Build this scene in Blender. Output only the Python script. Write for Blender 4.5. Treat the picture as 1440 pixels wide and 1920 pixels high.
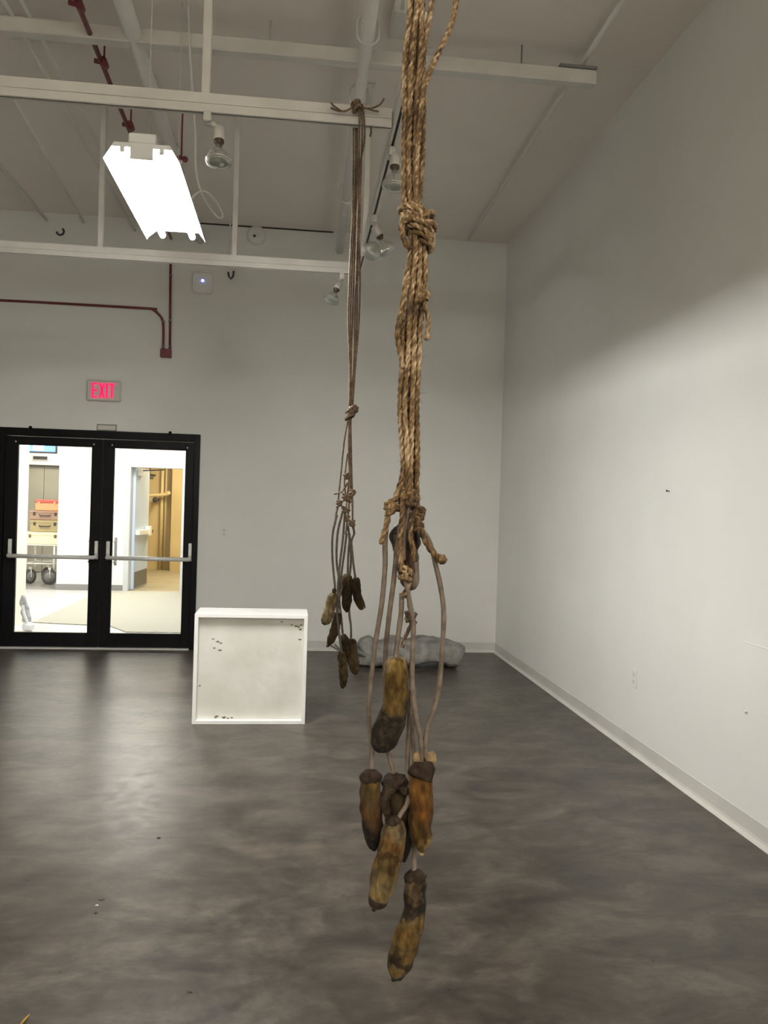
import bpy, math, random
from mathutils import Vector, Matrix, noise
random.seed(7)
PI = math.pi
S = bpy.context.scene
COL = S.collection
for o in list(bpy.data.objects): bpy.data.objects.remove(o)

# ------------------------------------------------------------------ camera, world, exposure
CH = 1.53
YAW, PITCH, ROLL, FPX = .1130, -.0064, .0299, 1547.0
fw = Vector((math.sin(YAW)*math.cos(PITCH), math.cos(YAW)*math.cos(PITCH), math.sin(PITCH)))
r0 = Vector((math.cos(YAW), -math.sin(YAW), 0)); u0 = r0.cross(fw)
rt = r0*math.cos(ROLL)+u0*math.sin(ROLL); up = u0*math.cos(ROLL)-r0*math.sin(ROLL)
CAM = Vector((0, 0, CH))
cd = bpy.data.cameras.new('camera'); cam = bpy.data.objects.new('camera', cd); COL.objects.link(cam)
cam.matrix_world = Matrix(((rt.x, up.x, -fw.x, 0), (rt.y, up.y, -fw.y, 0), (rt.z, up.z, -fw.z, CH), (0, 0, 0, 1)))
cd.sensor_fit = 'VERTICAL'; cd.sensor_height = 36; cd.lens = 36*FPX/1920; cd.clip_start = .05; cd.clip_end = 100
S.camera = cam
w = bpy.data.worlds.new('world'); S.world = w; w.use_nodes = True
w.node_tree.nodes['Background'].inputs[0].default_value = (.9, .95, 1, 1)
w.node_tree.nodes['Background'].inputs[1].default_value = .02
S.view_settings.view_transform = 'Standard'; S.view_settings.look = 'None'
S.view_settings.exposure = 0.0; S.view_settings.gamma = 1; S.view_settings.use_curve_mapping = False
TUBE_L = 440.0        # radiance of the fluorescent tubes
AMB_L = 315.0         # radiance of the unseen fill strips added behind the camera
HALL_L = 22.0          # radiance of the hallway ceiling panels

def ray(px, py): return fw*FPX+rt*(px-720)-up*(py-960)
def at(px, py, Y):
    d = ray(px, py); return CAM+d*(Y/d.y)
def atz(px, py, z):
    d = ray(px, py); return CAM+d*((z-CH)/d.z)
def atx(px, py, x):
    d = ray(px, py); return CAM+d*(x/d.x)

# ------------------------------------------------------------------ materials
def mat(name, col, rough=.6, metal=0, spec=.5, emit=None, es=0, sheen=0, trans=0):
    m = bpy.data.materials.new(name); m.use_nodes = True
    b = m.node_tree.nodes['Principled BSDF']
    b.inputs['Base Color'].default_value = (*col, 1); b.inputs['Roughness'].default_value = rough
    b.inputs['Metallic'].default_value = metal; b.inputs['Specular IOR Level'].default_value = spec
    b.inputs['Sheen Weight'].default_value = sheen; b.inputs['Transmission Weight'].default_value = trans
    if emit: b.inputs['Emission Color'].default_value = (*emit, 1); b.inputs['Emission Strength'].default_value = es
    return m
def N(m, t, **k):
    n = m.node_tree.nodes.new(t)
    for a, v in k.items(): setattr(n, a, v)
    return n
def L(m, a, b): m.node_tree.links.new(a, b)
def ramp(m, stops, interp='LINEAR'):
    r = N(m, 'ShaderNodeValToRGB'); e = r.color_ramp.elements; r.color_ramp.interpolation = interp
    while len(e) > 1: e.remove(e[-1])
    e[0].position = stops[0][0]; e[0].color = (*stops[0][1], 1)
    for p, c in stops[1:]:
        x = e.new(p); x.color = (*c, 1)
    return r
def noisy(name, c1, c2, scale=4, detail=6, rough=.6, bump=0, bscale=60, stretch=(1, 1, 1), metal=0, lo=.35, hi=.65, sheen=0, spec=.5, bdist=.002):
    m = mat(name, c1, rough, metal, spec=spec, sheen=sheen); b = m.node_tree.nodes['Principled BSDF']
    tc = N(m, 'ShaderNodeTexCoord'); mp = N(m, 'ShaderNodeMapping'); mp.inputs['Scale'].default_value = stretch
    n = N(m, 'ShaderNodeTexNoise'); n.inputs['Scale'].default_value = scale; n.inputs['Detail'].default_value = detail
    r = ramp(m, [(lo, c1), (hi, c2)])
    L(m, tc.outputs['Object'], mp.inputs[0]); L(m, mp.outputs[0], n.inputs['Vector']); L(m, n.outputs[0], r.inputs[0])
    L(m, r.outputs[0], b.inputs['Base Color'])
    if bump:
        n2 = N(m, 'ShaderNodeTexNoise'); n2.inputs['Scale'].default_value = bscale; n2.inputs['Detail'].default_value = 4
        bp = N(m, 'ShaderNodeBump'); bp.inputs['Strength'].default_value = bump; bp.inputs['Distance'].default_value = bdist
        L(m, mp.outputs[0], n2.inputs['Vector']); L(m, n2.outputs[0], bp.inputs['Height']); L(m, bp.outputs[0], b.inputs['Normal'])
    return m

M = {}
M['wall'] = noisy('wall_paint', (.73, .73, .70), (.76, .76, .73), 1.5, 4, .75, .15, 90)
M['ceil'] = noisy('ceiling_paint', (.83, .78, .715), (.87, .82, .755), 1.2, 5, .8, .1, 60)
M['strut'] = noisy('painted_steel', (.64, .62, .58), (.71, .69, .65), 6, 3, .5)
M['pipe'] = noisy('painted_pipe', (.76, .74, .71), (.82, .80, .77), 5, 3, .5)
M['base'] = noisy('vinyl_base', (.56, .55, .52), (.62, .61, .57), 3, 5, .45)
M['red'] = noisy('red_pipe', (.13, .018, .022), (.18, .028, .032), 20, 3, .45)
M['black'] = mat('black_frame', (.004, .004, .005), .45, spec=.12)
M['blackm'] = mat('dark_slot', (.012, .011, .010), .6)
M['alu'] = noisy('brushed_aluminium', (.68, .68, .66), (.78, .78, .76), 30, 3, .4, metal=.15)
M['refl'] = mat('white_reflector', (.88, .88, .86), .4)
M['tube'] = mat('fluorescent_tube', (1, 1, 1), .5, emit=(1, .985, .94), es=TUBE_L)
M['tube2'] = mat('fill_tube', (1, 1, 1), .5, emit=(1, .925, .80), es=AMB_L)
M['tube3'] = mat('second_fill_tube', (1, 1, 1), .5, emit=(1, .925, .80), es=AMB_L*1.0)
M['canvas_box'] = noisy('white_gloss_board', (.86, .86, .84), (.90, .90, .88), 5, 3, .4)
M['leath'] = noisy('leather_cord', (.11, .083, .063), (.20, .155, .12), 60, 5, .55, .4, 400)
M['leath2'] = noisy('dark_cord', (.06, .052, .045), (.12, .10, .08), 60, 5, .55, .4, 400)
M['cap'] = noisy('dark_cap', (.022, .014, .010), (.060, .040, .027), 90, 6, .85, .8, 500, spec=.15)
M['capl'] = noisy('pale_cap', (.22, .15, .07), (.34, .24, .12), 90, 6, .7, .8, 500)
M['flap'] = noisy('dark_leather', (.018, .009, .007), (.05, .028, .018), 60, 5, .5, .6, 300)
M['white'] = mat('white_plastic', (.8, .8, .79), .4)
M['whitem'] = mat('white_metal', (.82, .82, .78), .35)
M['hallwall'] = mat('hall_wall', (.84, .82, .75), .7)
M['hallfloor'] = noisy('hall_floor', (.62, .62, .62), (.70, .70, .70), 3, 4, .2)
M['lobbyfloor'] = noisy('lobby_floor', (.30, .30, .29), (.38, .38, .37), 3, 4, .25)
M['elev'] = noisy('elevator_steel', (.33, .31, .24), (.38, .36, .28), 2, 3, .45, metal=.1)
M['grey'] = mat('grey_vinyl', (.22, .22, .22), .5)
M['bdoor'] = mat('blue_grey_door', (.50, .61, .78), .45)
M['bdoor2'] = mat('door_kick_plate', (.10, .10, .11), .4)
M['ywall'] = noisy('yellow_paint', (.46, .37, .19), (.54, .44, .24), 1.5, 5, .6)
M['yfloor'] = noisy('stair_floor', (.26, .23, .15), (.32, .28, .19), 2, 5, .5)
M['ypipe'] = mat('cream_pipe', (.66, .55, .30), .5)
M['dark'] = mat('dark_part', (.03, .026, .022), .6)
M['rubber'] = mat('wheel_rubber', (.07, .07, .065), .6)
M['rubber2'] = mat('wheel_disc', (.20, .20, .19), .5)
M['panel'] = mat('light_panel', (1, 1, 1), .5, emit=(1, .97, .88), es=HALL_L)
M['blue'] = mat('blue_display', (.05, .1, .3), .5, emit=(.16, .32, 1.0), es=2.2)
M['bluew'] = mat('white_display', (.6, .8, .9), .5, emit=(.75, .92, 1.0), es=2.6)
M['led'] = mat('blue_led', (.1, .1, 1), .5, emit=(.13, .16, 1.0), es=22)
M['exitred'] = mat('exit_letters', (1, .0, .1), .5, emit=(1, .003, .09), es=1.4)
M['exitbox'] = mat('exit_housing', (.60, .58, .53), .6)
M['socket'] = mat('lamp_socket', (.62, .60, .56), .5)
M['brass'] = mat('lamp_base', (.10, .07, .045), .4, metal=.6)

# glass panes: clear with fresnel reflection
def pane_mat(name, tint=(1, 1, 1), k=1.0):
    m = bpy.data.materials.new(name); m.use_nodes = True; nt = m.node_tree; nt.nodes.remove(nt.nodes['Principled BSDF'])
    t = N(m, 'ShaderNodeBsdfTransparent'); t.inputs[0].default_value = (*tint, 1)
    g = N(m, 'ShaderNodeBsdfGlossy'); g.inputs['Roughness'].default_value = .03
    f = N(m, 'ShaderNodeFresnel'); f.inputs[0].default_value = 1.45
    x = N(m, 'ShaderNodeMixShader'); mu = N(m, 'ShaderNodeMath', operation='MULTIPLY'); mu.inputs[1].default_value = k
    L(m, f.outputs[0], mu.inputs[0]); L(m, mu.outputs[0], x.inputs[0]); L(m, t.outputs[0], x.inputs[1]); L(m, g.outputs[0], x.inputs[2])
    L(m, x.outputs[0], nt.nodes['Material Output'].inputs[0]); return m
M['glass'] = pane_mat('door_glass')
M['bulb'] = mat('bulb_glass', (.62, .64, .60), .12, metal=.75)
M['lens'] = mat('bulb_lens', (.42, .44, .41), .12, metal=.35)

# floor: mottled brown grey sheet vinyl
m = mat('floor_vinyl', (.2, .18, .17), .33, spec=.42); M['floor'] = m
b = m.node_tree.nodes['Principled BSDF']
tc = N(m, 'ShaderNodeTexCoord'); mp = N(m, 'ShaderNodeMapping'); mp.inputs['Scale'].default_value = (.8, 1.25, 1)
n1 = N(m, 'ShaderNodeTexNoise'); n1.inputs['Scale'].default_value = 3.4; n1.inputs['Detail'].default_value = 12; n1.inputs['Roughness'].default_value = .72; n1.inputs['Distortion'].default_value = .4
n2 = N(m, 'ShaderNodeTexNoise'); n2.inputs['Scale'].default_value = 17; n2.inputs['Detail'].default_value = 8; n2.inputs['Roughness'].default_value = .7
L(m, tc.outputs['Object'], mp.inputs[0]); L(m, mp.outputs[0], n1.inputs['Vector']); L(m, mp.outputs[0], n2.inputs['Vector'])
r1 = ramp(m, [(.36, (.027, .022, .018)), (.5, (.057, .047, .038)), (.64, (.104, .088, .070))])
r2 = ramp(m, [(.28, (.66, .64, .66)), (.5, (1, 1, 1)), (.72, (1.35, 1.35, 1.28))])
mx = N(m, 'ShaderNodeMix', data_type='RGBA', blend_type='MULTIPLY'); mx.inputs[0].default_value = 1
L(m, n1.outputs[0], r1.inputs[0]); L(m, n2.outputs[0], r2.inputs[0]); L(m, r1.outputs[0], mx.inputs[6]); L(m, r2.outputs[0], mx.inputs[7])
L(m, mx.outputs[2], b.inputs['Base Color'])
r3 = ramp(m, [(.3, (.27,)*3), (.7, (.42,)*3)]); L(m, n2.outputs[0], r3.inputs[0]); L(m, r3.outputs[0], b.inputs['Roughness'])

# striped entrance mat
m = mat('ribbed_mat', (.33, .34, .31), .8); M['mat'] = m
b = m.node_tree.nodes['Principled BSDF']; tc = N(m, 'ShaderNodeTexCoord'); mp = N(m, 'ShaderNodeMapping'); mp.inputs['Rotation'].default_value = (0, 0, .75)
wv = N(m, 'ShaderNodeTexWave'); wv.inputs['Scale'].default_value = 3.2; wv.inputs['Distortion'].default_value = .0
L(m, tc.outputs['Object'], mp.inputs[0]); L(m, mp.outputs[0], wv.inputs['Vector']); r = ramp(m, [(.3, (.29, .29, .25)), (.7, (.37, .37, .33))]); L(m, wv.outputs[0], r.inputs[0]); L(m, r.outputs[0], b.inputs['Base Color'])

# manila rope: fibre streaks following the object, driven by noise
def rope_mat(name, a, bb, c):
    m = mat(name, a, .62, spec=.22, sheen=.12); b = m.node_tree.nodes['Principled BSDF']
    tc = N(m, 'ShaderNodeTexCoord')
    n = N(m, 'ShaderNodeTexNoise'); n.inputs['Scale'].default_value = 260; n.inputs['Detail'].default_value = 4
    mp = N(m, 'ShaderNodeMapping'); mp.inputs['Scale'].default_value = (1, 1, .35); L(m, tc.outputs['Object'], mp.inputs[0]); L(m, mp.outputs[0], n.inputs['Vector'])
    nb = N(m, 'ShaderNodeTexNoise'); nb.inputs['Scale'].default_value = 12; L(m, tc.outputs['Object'], nb.inputs['Vector'])
    ad = N(m, 'ShaderNodeMath', operation='ADD'); mu = N(m, 'ShaderNodeMath', operation='MULTIPLY'); mu.inputs[1].default_value = .5
    L(m, n.outputs[0], ad.inputs[0]); L(m, nb.outputs[0], ad.inputs[1]); L(m, ad.outputs[0], mu.inputs[0])
    at_ = N(m, 'ShaderNodeAttribute', attribute_name='fib')
    ad2 = N(m, 'ShaderNodeMath', operation='ADD'); L(m, mu.outputs[0], ad2.inputs[0]); L(m, at_.outputs['Fac'], ad2.inputs[1])
    r = ramp(m, [(.34, a), (.50, bb), (.68, c)]); L(m, ad2.outputs[0], r.inputs[0])
    L(m, r.outputs[0], b.inputs['Base Color'])
    bp = N(m, 'ShaderNodeBump'); bp.inputs['Strength'].default_value = .7; bp.inputs['Distance'].default_value = .001
    L(m, n.outputs[0], bp.inputs['Height']); L(m, bp.outputs[0], b.inputs['Normal']); return m
M['rope'] = rope_mat('manila_rope', (.045, .023, .008), (.195, .118, .050), (.62, .47, .30))
M['rope2'] = rope_mat('weathered_rope', (.06, .036, .022), (.15, .10, .063), (.30, .215, .14))

# pod skin: colour bands along the length (attribute t) broken up by noise
def pod_mat(name, stops, seed=0, rough=.62):
    m = mat(name, (.2, .12, .04), rough+.12, sheen=.04, spec=.12); b = m.node_tree.nodes['Principled BSDF']
    a = N(m, 'ShaderNodeAttribute', attribute_name='t'); tc = N(m, 'ShaderNodeTexCoord')
    mp = N(m, 'ShaderNodeMapping'); mp.inputs['Location'].default_value = (seed*.37, seed*.71, seed*.13); L(m, tc.outputs['Object'], mp.inputs[0])
    n = N(m, 'ShaderNodeTexNoise'); n.inputs['Scale'].default_value = 38; n.inputs['Detail'].default_value = 5; L(m, mp.outputs[0], n.inputs['Vector'])
    s = N(m, 'ShaderNodeMath', operation='SUBTRACT'); s.inputs[1].default_value = .5; L(m, n.outputs[0], s.inputs[0])
    mu = N(m, 'ShaderNodeMath', operation='MULTIPLY'); mu.inputs[1].default_value = .8; L(m, s.outputs[0], mu.inputs[0])
    ad = N(m, 'ShaderNodeMath', operation='ADD'); L(m, a.outputs['Fac'], ad.inputs[0]); L(m, mu.outputs[0], ad.inputs[1])
    r = ramp(m, [(p_, tuple(.62*v_ for v_ in c_)) for p_, c_ in stops]); L(m, ad.outputs[0], r.inputs[0])
    n2 = N(m, 'ShaderNodeTexNoise'); n2.inputs['Scale'].default_value = 110; n2.inputs['Detail'].default_value = 6
    mp2 = N(m, 'ShaderNodeMapping'); mp2.inputs['Scale'].default_value = (1, 1, .4); L(m, mp.outputs[0], mp2.inputs[0]); L(m, mp2.outputs[0], n2.inputs['Vector'])
    r2 = ramp(m, [(.30, (.32, .29, .27)), (.5, (.95, .95, .95)), (.68, (1.7, 1.7, 1.6))]); L(m, n2.outputs[0], r2.inputs[0])
    mx = N(m, 'ShaderNodeMix', data_type='RGBA', blend_type='MULTIPLY'); mx.inputs[0].default_value = .9
    L(m, r.outputs[0], mx.inputs[6]); L(m, r2.outputs[0], mx.inputs[7]); L(m, mx.outputs[2], b.inputs['Base Color'])
    bp = N(m, 'ShaderNodeBump'); bp.inputs['Strength'].default_value = .6; bp.inputs['Distance'].default_value = .0015
    L(m, n2.outputs[0], bp.inputs['Height']); L(m, bp.outputs[0], b.inputs['Normal']); return m

# ------------------------------------------------------------------ mesh builder
class MB:
    def __init__(s): s.v = []; s.f = []; s.t = {}; s.fib = {}; s.sm = []
    def add(s, vs, fs, smooth=False):
        o = len(s.v); s.v += [Vector(v) for v in vs]
        for f in fs: s.f.append(tuple(i+o for i in f)); s.sm.append(smooth)
        return o
    def box(s, a, b, bev=0):
        (x0, x1), (y0, y1), (z0, z1) = [sorted((a[i], b[i])) for i in range(3)]
        if bev <= 0:
            s.add([(x, y, z) for z in (z0, z1) for y in (y0, y1) for x in (x0, x1)], [(0, 2, 3, 1), (4, 5, 7, 6), (0, 1, 5, 4), (2, 6, 7, 3), (0, 4, 6, 2), (1, 3, 7, 5)]); return
        c = bev; vs = []; idx = {}
        for ix, X in enumerate((x0, x1)):
            for iy, Y in enumerate((y0, y1)):
                for iz, Z in enumerate((z0, z1)):
                    sx, sy, sz = (c if not ix else -c), (c if not iy else -c), (c if not iz else -c)
                    idx[ix, iy, iz] = len(vs); vs += [(X, Y+sy, Z+sz), (X+sx, Y, Z+sz), (X+sx, Y+sy, Z)]
        fs = []
        for i in (0, 1): fs.append([idx[i, a_, b_]+0 for a_, b_ in ((0, 0), (0, 1), (1, 1), (1, 0))][::(1 if i == 0 else -1)])
        for i in (0, 1): fs.append([idx[a_, i, b_]+1 for a_, b_ in ((0, 0), (1, 0), (1, 1), (0, 1))][::(1 if i == 0 else -1)])
        for i in (0, 1): fs.append([idx[a_, b_, i]+2 for a_, b_ in ((0, 0), (0, 1), (1, 1), (1, 0))][::(1 if i == 0 else -1)])
        for a_ in (0, 1):
            for b_ in (0, 1):
                fs.append([idx[a_, b_, 0]+0, idx[a_, b_, 1]+0, idx[a_, b_, 1]+1, idx[a_, b_, 0]+1])
                fs.append([idx[a_, 0, b_]+0, idx[a_, 1, b_]+0, idx[a_, 1, b_]+2, idx[a_, 0, b_]+2])
                fs.append([idx[0, a_, b_]+1, idx[1, a_, b_]+1, idx[1, a_, b_]+2, idx[0, a_, b_]+2])
        for k in idx.values(): fs.append([k, k+1, k+2])
        s.add(vs, fs)
    def sweep(s, pts, radii, n=12, prof=None, caps=True, flat=1.0, smooth=True, tattr=False, lump=0, ls=60):
        """circular (or profile) section swept on points; prof(theta, dist)->multiplier"""
        P = [Vector(p) for p in pts]; k = len(P)
        T = [(P[min(i+1, k-1)]-P[max(i-1, 0)]).normalized() for i in range(k)]
        ref = Vector((0, 1, 0)) if abs(T[0].y) < .9 else Vector((1, 0, 0))
        nrm = (ref-T[0]*ref.dot(T[0])).normalized(); d = 0; o = len(s.v); tot = sum((P[i+1]-P[i]).length for i in range(k-1)) or 1
        vs = []
        for i in range(k):
            if i: d += (P[i]-P[i-1]).length
            nrm = (nrm-T[i]*nrm.dot(T[i])).normalized(); bi = T[i].cross(nrm)
            R = radii[i] if hasattr(radii, '__len__') else radii
            for j in range(n):
                th = 2*PI*j/n; q = R*(prof(th, d) if prof else 1)
                v = P[i]+nrm*math.cos(th)*q*flat+bi*math.sin(th)*q
                if lump: v += (v-P[i]).normalized()*(noise.noise(v*ls)+.35*noise.noise(Vector((v.x*190, v.y*190, v.z*45))))*lump*min(1, R/.012) if R > 1e-5 else Vector()
                vs.append(v); s.t[o+len(vs)-1] = d/tot
                if prof: s.fib[o+len(vs)-1] = prof.fib(th, d)
        fs = [(i*n+j, i*n+(j+1) % n, (i+1)*n+(j+1) % n, (i+1)*n+j) for i in range(k-1) for j in range(n)]
        if caps: fs += [tuple(range(n))[::-1], tuple((k-1)*n+j for j in range(n))]
        s.add(vs, fs, smooth)
    def cyl(s, a, b, r, r2=None, n=16): s.sweep([a, b], [r, r if r2 is None else r2], n)
    def lathe(s, o, axis, prof, n=24):
        """prof list of (dist along the axis, radius)"""
        a = Vector(axis).normalized(); ref = Vector((0, 1, 0)) if abs(a.y) < .9 else Vector((1, 0, 0))
        u = (ref-a*ref.dot(a)).normalized(); w_ = a.cross(u); vs = []
        for d, r in prof:
            for j in range(n):
                th = 2*PI*j/n; vs.append(Vector(o)+a*d+(u*math.cos(th)+w_*math.sin(th))*r)
        k = len(prof); fs = [(i*n+j, i*n+(j+1) % n, (i+1)*n+(j+1) % n, (i+1)*n+j) for i in range(k-1) for j in range(n)]
        fs += [tuple(range(n))[::-1], tuple((k-1)*n+j for j in range(n))]
        s.add(vs, fs, True)
    def ball(s, c, r, sc=(1, 1, 1), n=16, lump=0, ls=80):
        vs = []; fs = []; c = Vector(c)
        for i in range(n//2+1):
            ph = PI*i/(n//2)
            for j in range(n):
                th = 2*PI*j/n; q = Vector((math.sin(ph)*math.cos(th)*sc[0], math.sin(ph)*math.sin(th)*sc[1], math.cos(ph)*sc[2]))*r
                if lump: q *= 1+lump*noise.noise((c+q)*ls)
                vs.append(c+q)
        fs = [(i*n+j, i*n+(j+1) % n, (i+1)*n+(j+1) % n, (i+1)*n+j) for i in range(n//2) for j in range(n)]
        s.add(vs, fs, True)
    def build(s, name, material, parent=None, attr=False):
        me = bpy.data.meshes.new(name); off = Vector(parent.location) if parent is not None else Vector()
        pp = parent.parent if parent is not None else None
        while pp is not None: off += Vector(pp.location); pp = pp.parent
        me.from_pydata([v-off for v in s.v], [], s.f); me.update()
        for p, q in zip(me.polygons, s.sm): p.use_smooth = q
        if attr:
            a = me.attributes.new('t', 'FLOAT', 'POINT')
            for i in range(len(s.v)): a.data[i].value = s.t.get(i, 0)
        if s.fib:
            a = me.attributes.new('fib', 'FLOAT', 'POINT')
            for i, q in s.fib.items(): a.data[i].value = q
        me.materials.append(M[material] if isinstance(material, str) else material)
        import bmesh
        bm = bmesh.new(); bm.from_mesh(me); bmesh.ops.recalc_face_normals(bm, faces=bm.faces); bm.to_mesh(me); bm.free()
        o = bpy.data.objects.new(name, me); COL.objects.link(o)
        if parent is not None: o.parent = parent
        return o
def tag(o, label=None, cat=None, group=None, kind=None):
    if label: o['label'] = label
    if cat: o['category'] = cat
    if group: o['group'] = group
    if kind: o['kind'] = kind
    return o
def thing(name, loc, label, cat, group=None):
    o = bpy.data.objects.new(name, None); COL.objects.link(o); o.location = loc; o.empty_display_size = .05
    return tag(o, label, cat, group)
def one(name, material, label, cat, fn, group=None):
    b_ = MB(); fn(b_); return tag(b_.build(name, material), label, cat, group)
def struct(name, material, *boxes, bev=0):
    b_ = MB()
    for a, c in boxes: b_.box(a, c, bev)
    return tag(b_.build(name, material), kind='structure')
def smooth_path(pts, step):
    """Catmull-Rom through points (tuples of any length), resampled"""
    P = [tuple(p) for p in pts]; out = []
    for i in range(len(P)-1):
        p0 = P[max(i-1, 0)]; p1 = P[i]; p2 = P[i+1]; p3 = P[min(i+2, len(P)-1)]
        d = math.dist(p1[:3], p2[:3]); n = max(1, int(d/step))
        for k in range(n):
            t = k/n
            out.append(tuple(.5*((2*b_)+(-a+c)*t+(2*a-5*b_+4*c-e)*t*t+(-a+3*b_-3*c+e)*t**3) for a, b_, c, e in zip(p0, p1, p2, p3)))
    out.append(P[-1]); return out
_a = .468; _b = .54
def strand_prof(pitch, ph=0):
    def f(th, d):
        x = (th-2*PI*d/pitch-ph) % (2*PI/3)-PI/3
        q = _a*_a-(_b*math.sin(x))**2
        return _b*math.cos(x)+math.sqrt(max(q, .0))
    def fib(th, d):   # fibre tone: follows each strand, plus flecks along it
        k_ = (th-2*PI*d/pitch-ph)/(2*PI/3); i_ = math.floor(k_)
        return .16*noise.noise(Vector((i_*7.3+ph, d*90, (k_-i_)*2.2)))+.07*noise.noise(Vector((i_*3.3, d*9, ph)))
    f.fib = fib
    return f
def rope(mb, pts, r=.0045, pitch=.040, step=.0026, n=18):
    p = smooth_path([tuple(Vector(q)) for q in pts], step)
    mb.sweep(p, r, n, prof=strand_prof(pitch, random.random()*6))
def px(pts, Y):  # pixel polyline (x,y[,dY]) to points at depth Y
    return [at(q[0], q[1], Y+(q[2] if len(q) > 2 else 0)) for q in pts]
def cord(mb, pts, r, n=10):
    p = smooth_path([tuple(q) for q in pts], .006); rr = [r*(1+.12*noise.noise(Vector(q)*60)) for q in p]
    mb.sweep(p, rr, n)

# ------------------------------------------------------------------ room shell
XR, YB, H = 2.23, 8.67, 4.39
XL, YF = -5.6, -4.0
DL, DR, DH = -3.0, -.94, 2.215
struct('floor', 'floor', ((XL, YF, -.1), (XR, YB, 0)))
struct('ceiling', 'ceil', ((XL, YF, H), (XR, YB, H+.1)))
struct('wall_right', 'wall', ((XR, YF, -.1), (XR+.12, YB+.2, H+.1)))
struct('wall_left', 'wall', ((XL-.12, YF, -.1), (XL, YB+.2, H+.1)))
struct('wall_front', 'wall', ((XL-.12, YF-.12, -.1), (XR+.12, YF, H+.1)))
struct('wall_back', 'wall', ((DR, YB, -.1), (XR, YB+.2, H+.1)), ((XL, YB, -.1), (DL, YB+.2, H+.1)), ((DL, YB, DH), (DR, YB+.2, H+.1)))
def cove(name, p0, p1, nrm):
    b_ = MB(); p0 = Vector(p0); p1 = Vector(p1); nrm = Vector(nrm)
    prof = [(0, .105), (.004, .102), (.004, .03), (.007, .016), (.016, .006), (.026, .002), (.026, 0), (0, 0)]
    vs = [p+nrm*a+Vector((0, 0, z)) for p in (p0, p1) for a, z in prof]; k = len(prof)
    b_.add(vs, [(i, (i+1) % k, k+(i+1) % k, k+i) for i in range(k)]+[tuple(range(k)), tuple(range(k, 2*k))])
    tag(b_.build(name, 'base'), kind='structure')
cove('baseboard_right', (XR, YF, 0), (XR, YB, 0), (-1, 0, 0))
cove('baseboard_back', (DR, YB, 0), (XR, YB, 0), (0, -1, 0))
cove('baseboard_left', (XL, YF, 0), (XL, YB, 0), (1, 0, 0))
struct('trim_1', 'blackm', ((-1.1, YB-.012, H-.012), (.36, YB, H)))

# ------------------------------------------------------------------ glass double door
DM = (-2.02-1.798)/2+.0; FY0 = YB-.03
def door_leaf(name, x0, x1, g0, g1, label):
    t = thing(name, ((x0+x1)/2, YB+.02, 0), label, 'door'); t['kind'] = 'structure'
    z0, z1, gz0, gz1 = .012, 2.13, .155, 2.045; y0, y1 = YB-.005, YB+.04
    b_ = MB()
    b_.box((x0, y0, z0), (g0, y1, z1), .003); b_.box((g1, y0, z0), (x1, y1, z1), .003)
    b_.box((g0, y0, z0), (g1, y1, gz0), .003); b_.box((g0, y0, gz1), (g1, y1, z1), .003)
    b_.build('stile_frame', 'black', t)
    b_ = MB(); b_.box((g0, YB+.014, gz0), (g1, YB+.02, gz1)); b_.build('glass_pane', 'glass', t)
    return t
M1 = -1.909
dl = door_leaf('door_1', -2.86, M1-.002, -2.737, -2.021, 'left glass door leaf')
dr = door_leaf('door_2', M1+.002, -1.0, -1.797, -1.086, 'right glass door leaf')
def push_bar(t, xa, xb):
    y = YB-.085; z = .93
    b_ = MB(); b_.sweep([(xa, y, z), (xb, y, z)], .021, 12); bar = b_.build('push_bar', 'alu', t); bar['label'] = 'aluminium push bar'
    for x in (xa, xb):
        b_ = MB(); b_.box((x-.016, YB-.04, z-.02), (x+.016, YB-.005, z+.165), .004); b_.sweep([(x, YB-.03, z+.03), (x, YB-.06, z+.01), (x, y, z)], .014, 10)
        b_.build('bar_bracket', 'alu', t)
push_bar(dl, -2.785, -1.945); push_bar(dr, -1.83, -1.012)
for t, x in ((dl, -2.035), (dr, -1.78)):
    b_ = MB(); b_.box((x-.012, YB+.085, .84), (x+.016, YB+.10, 1.13), .003); b_.cyl((x, YB+.03, .88), (x, YB+.09, .88), .008); b_.cyl((x, YB+.03, 1.09), (x, YB+.09, 1.09), .008)
    b_.build('pull_handle', 'alu', t)
    for dx, z in ((-.0, 2.075),):
        pass
for t, xs in ((dl, (-2.76, -2.0)), (dr, (-1.82, -1.07))):
    for x in xs:
        b_ = MB(); b_.ball((x, YB-.008, 2.075), .008, n=10); b_.build('screw', 'alu', t)
fr = MB()
fr.box((DL, FY0, 0), (-2.862, YB+.1, DH), .004); fr.box((-.998, FY0, 0), (DR, YB+.1, DH), .004); fr.box((-2.862, FY0, 2.135), (-.998, YB+.1, DH), .004)
tag(fr.build('trim_2', 'black'), kind='structure')
struct('trim_3', 'alu', ((-2.862, YB-.06, 0), (-.998, YB+.12, .011)))
one('overhead_door_stop', 'black', 'small black knob on top of the left door head', 'door hardware', lambda q: (q.ball((at(57, 801, FY0)).to_tuple(), .018, (1, 1, .8), 10), q.cyl(at(57, 801, FY0), at(57, 806, FY0+.01), .012)))
one('overhead_door_stop', 'black', 'small black knob on top of the right door head', 'door hardware', lambda q: (q.ball((at(319, 811, FY0)).to_tuple(), .018, (1, 1, .8), 10), q.cyl(at(319, 811, FY0), at(319, 816, FY0+.01), .012)))

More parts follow.
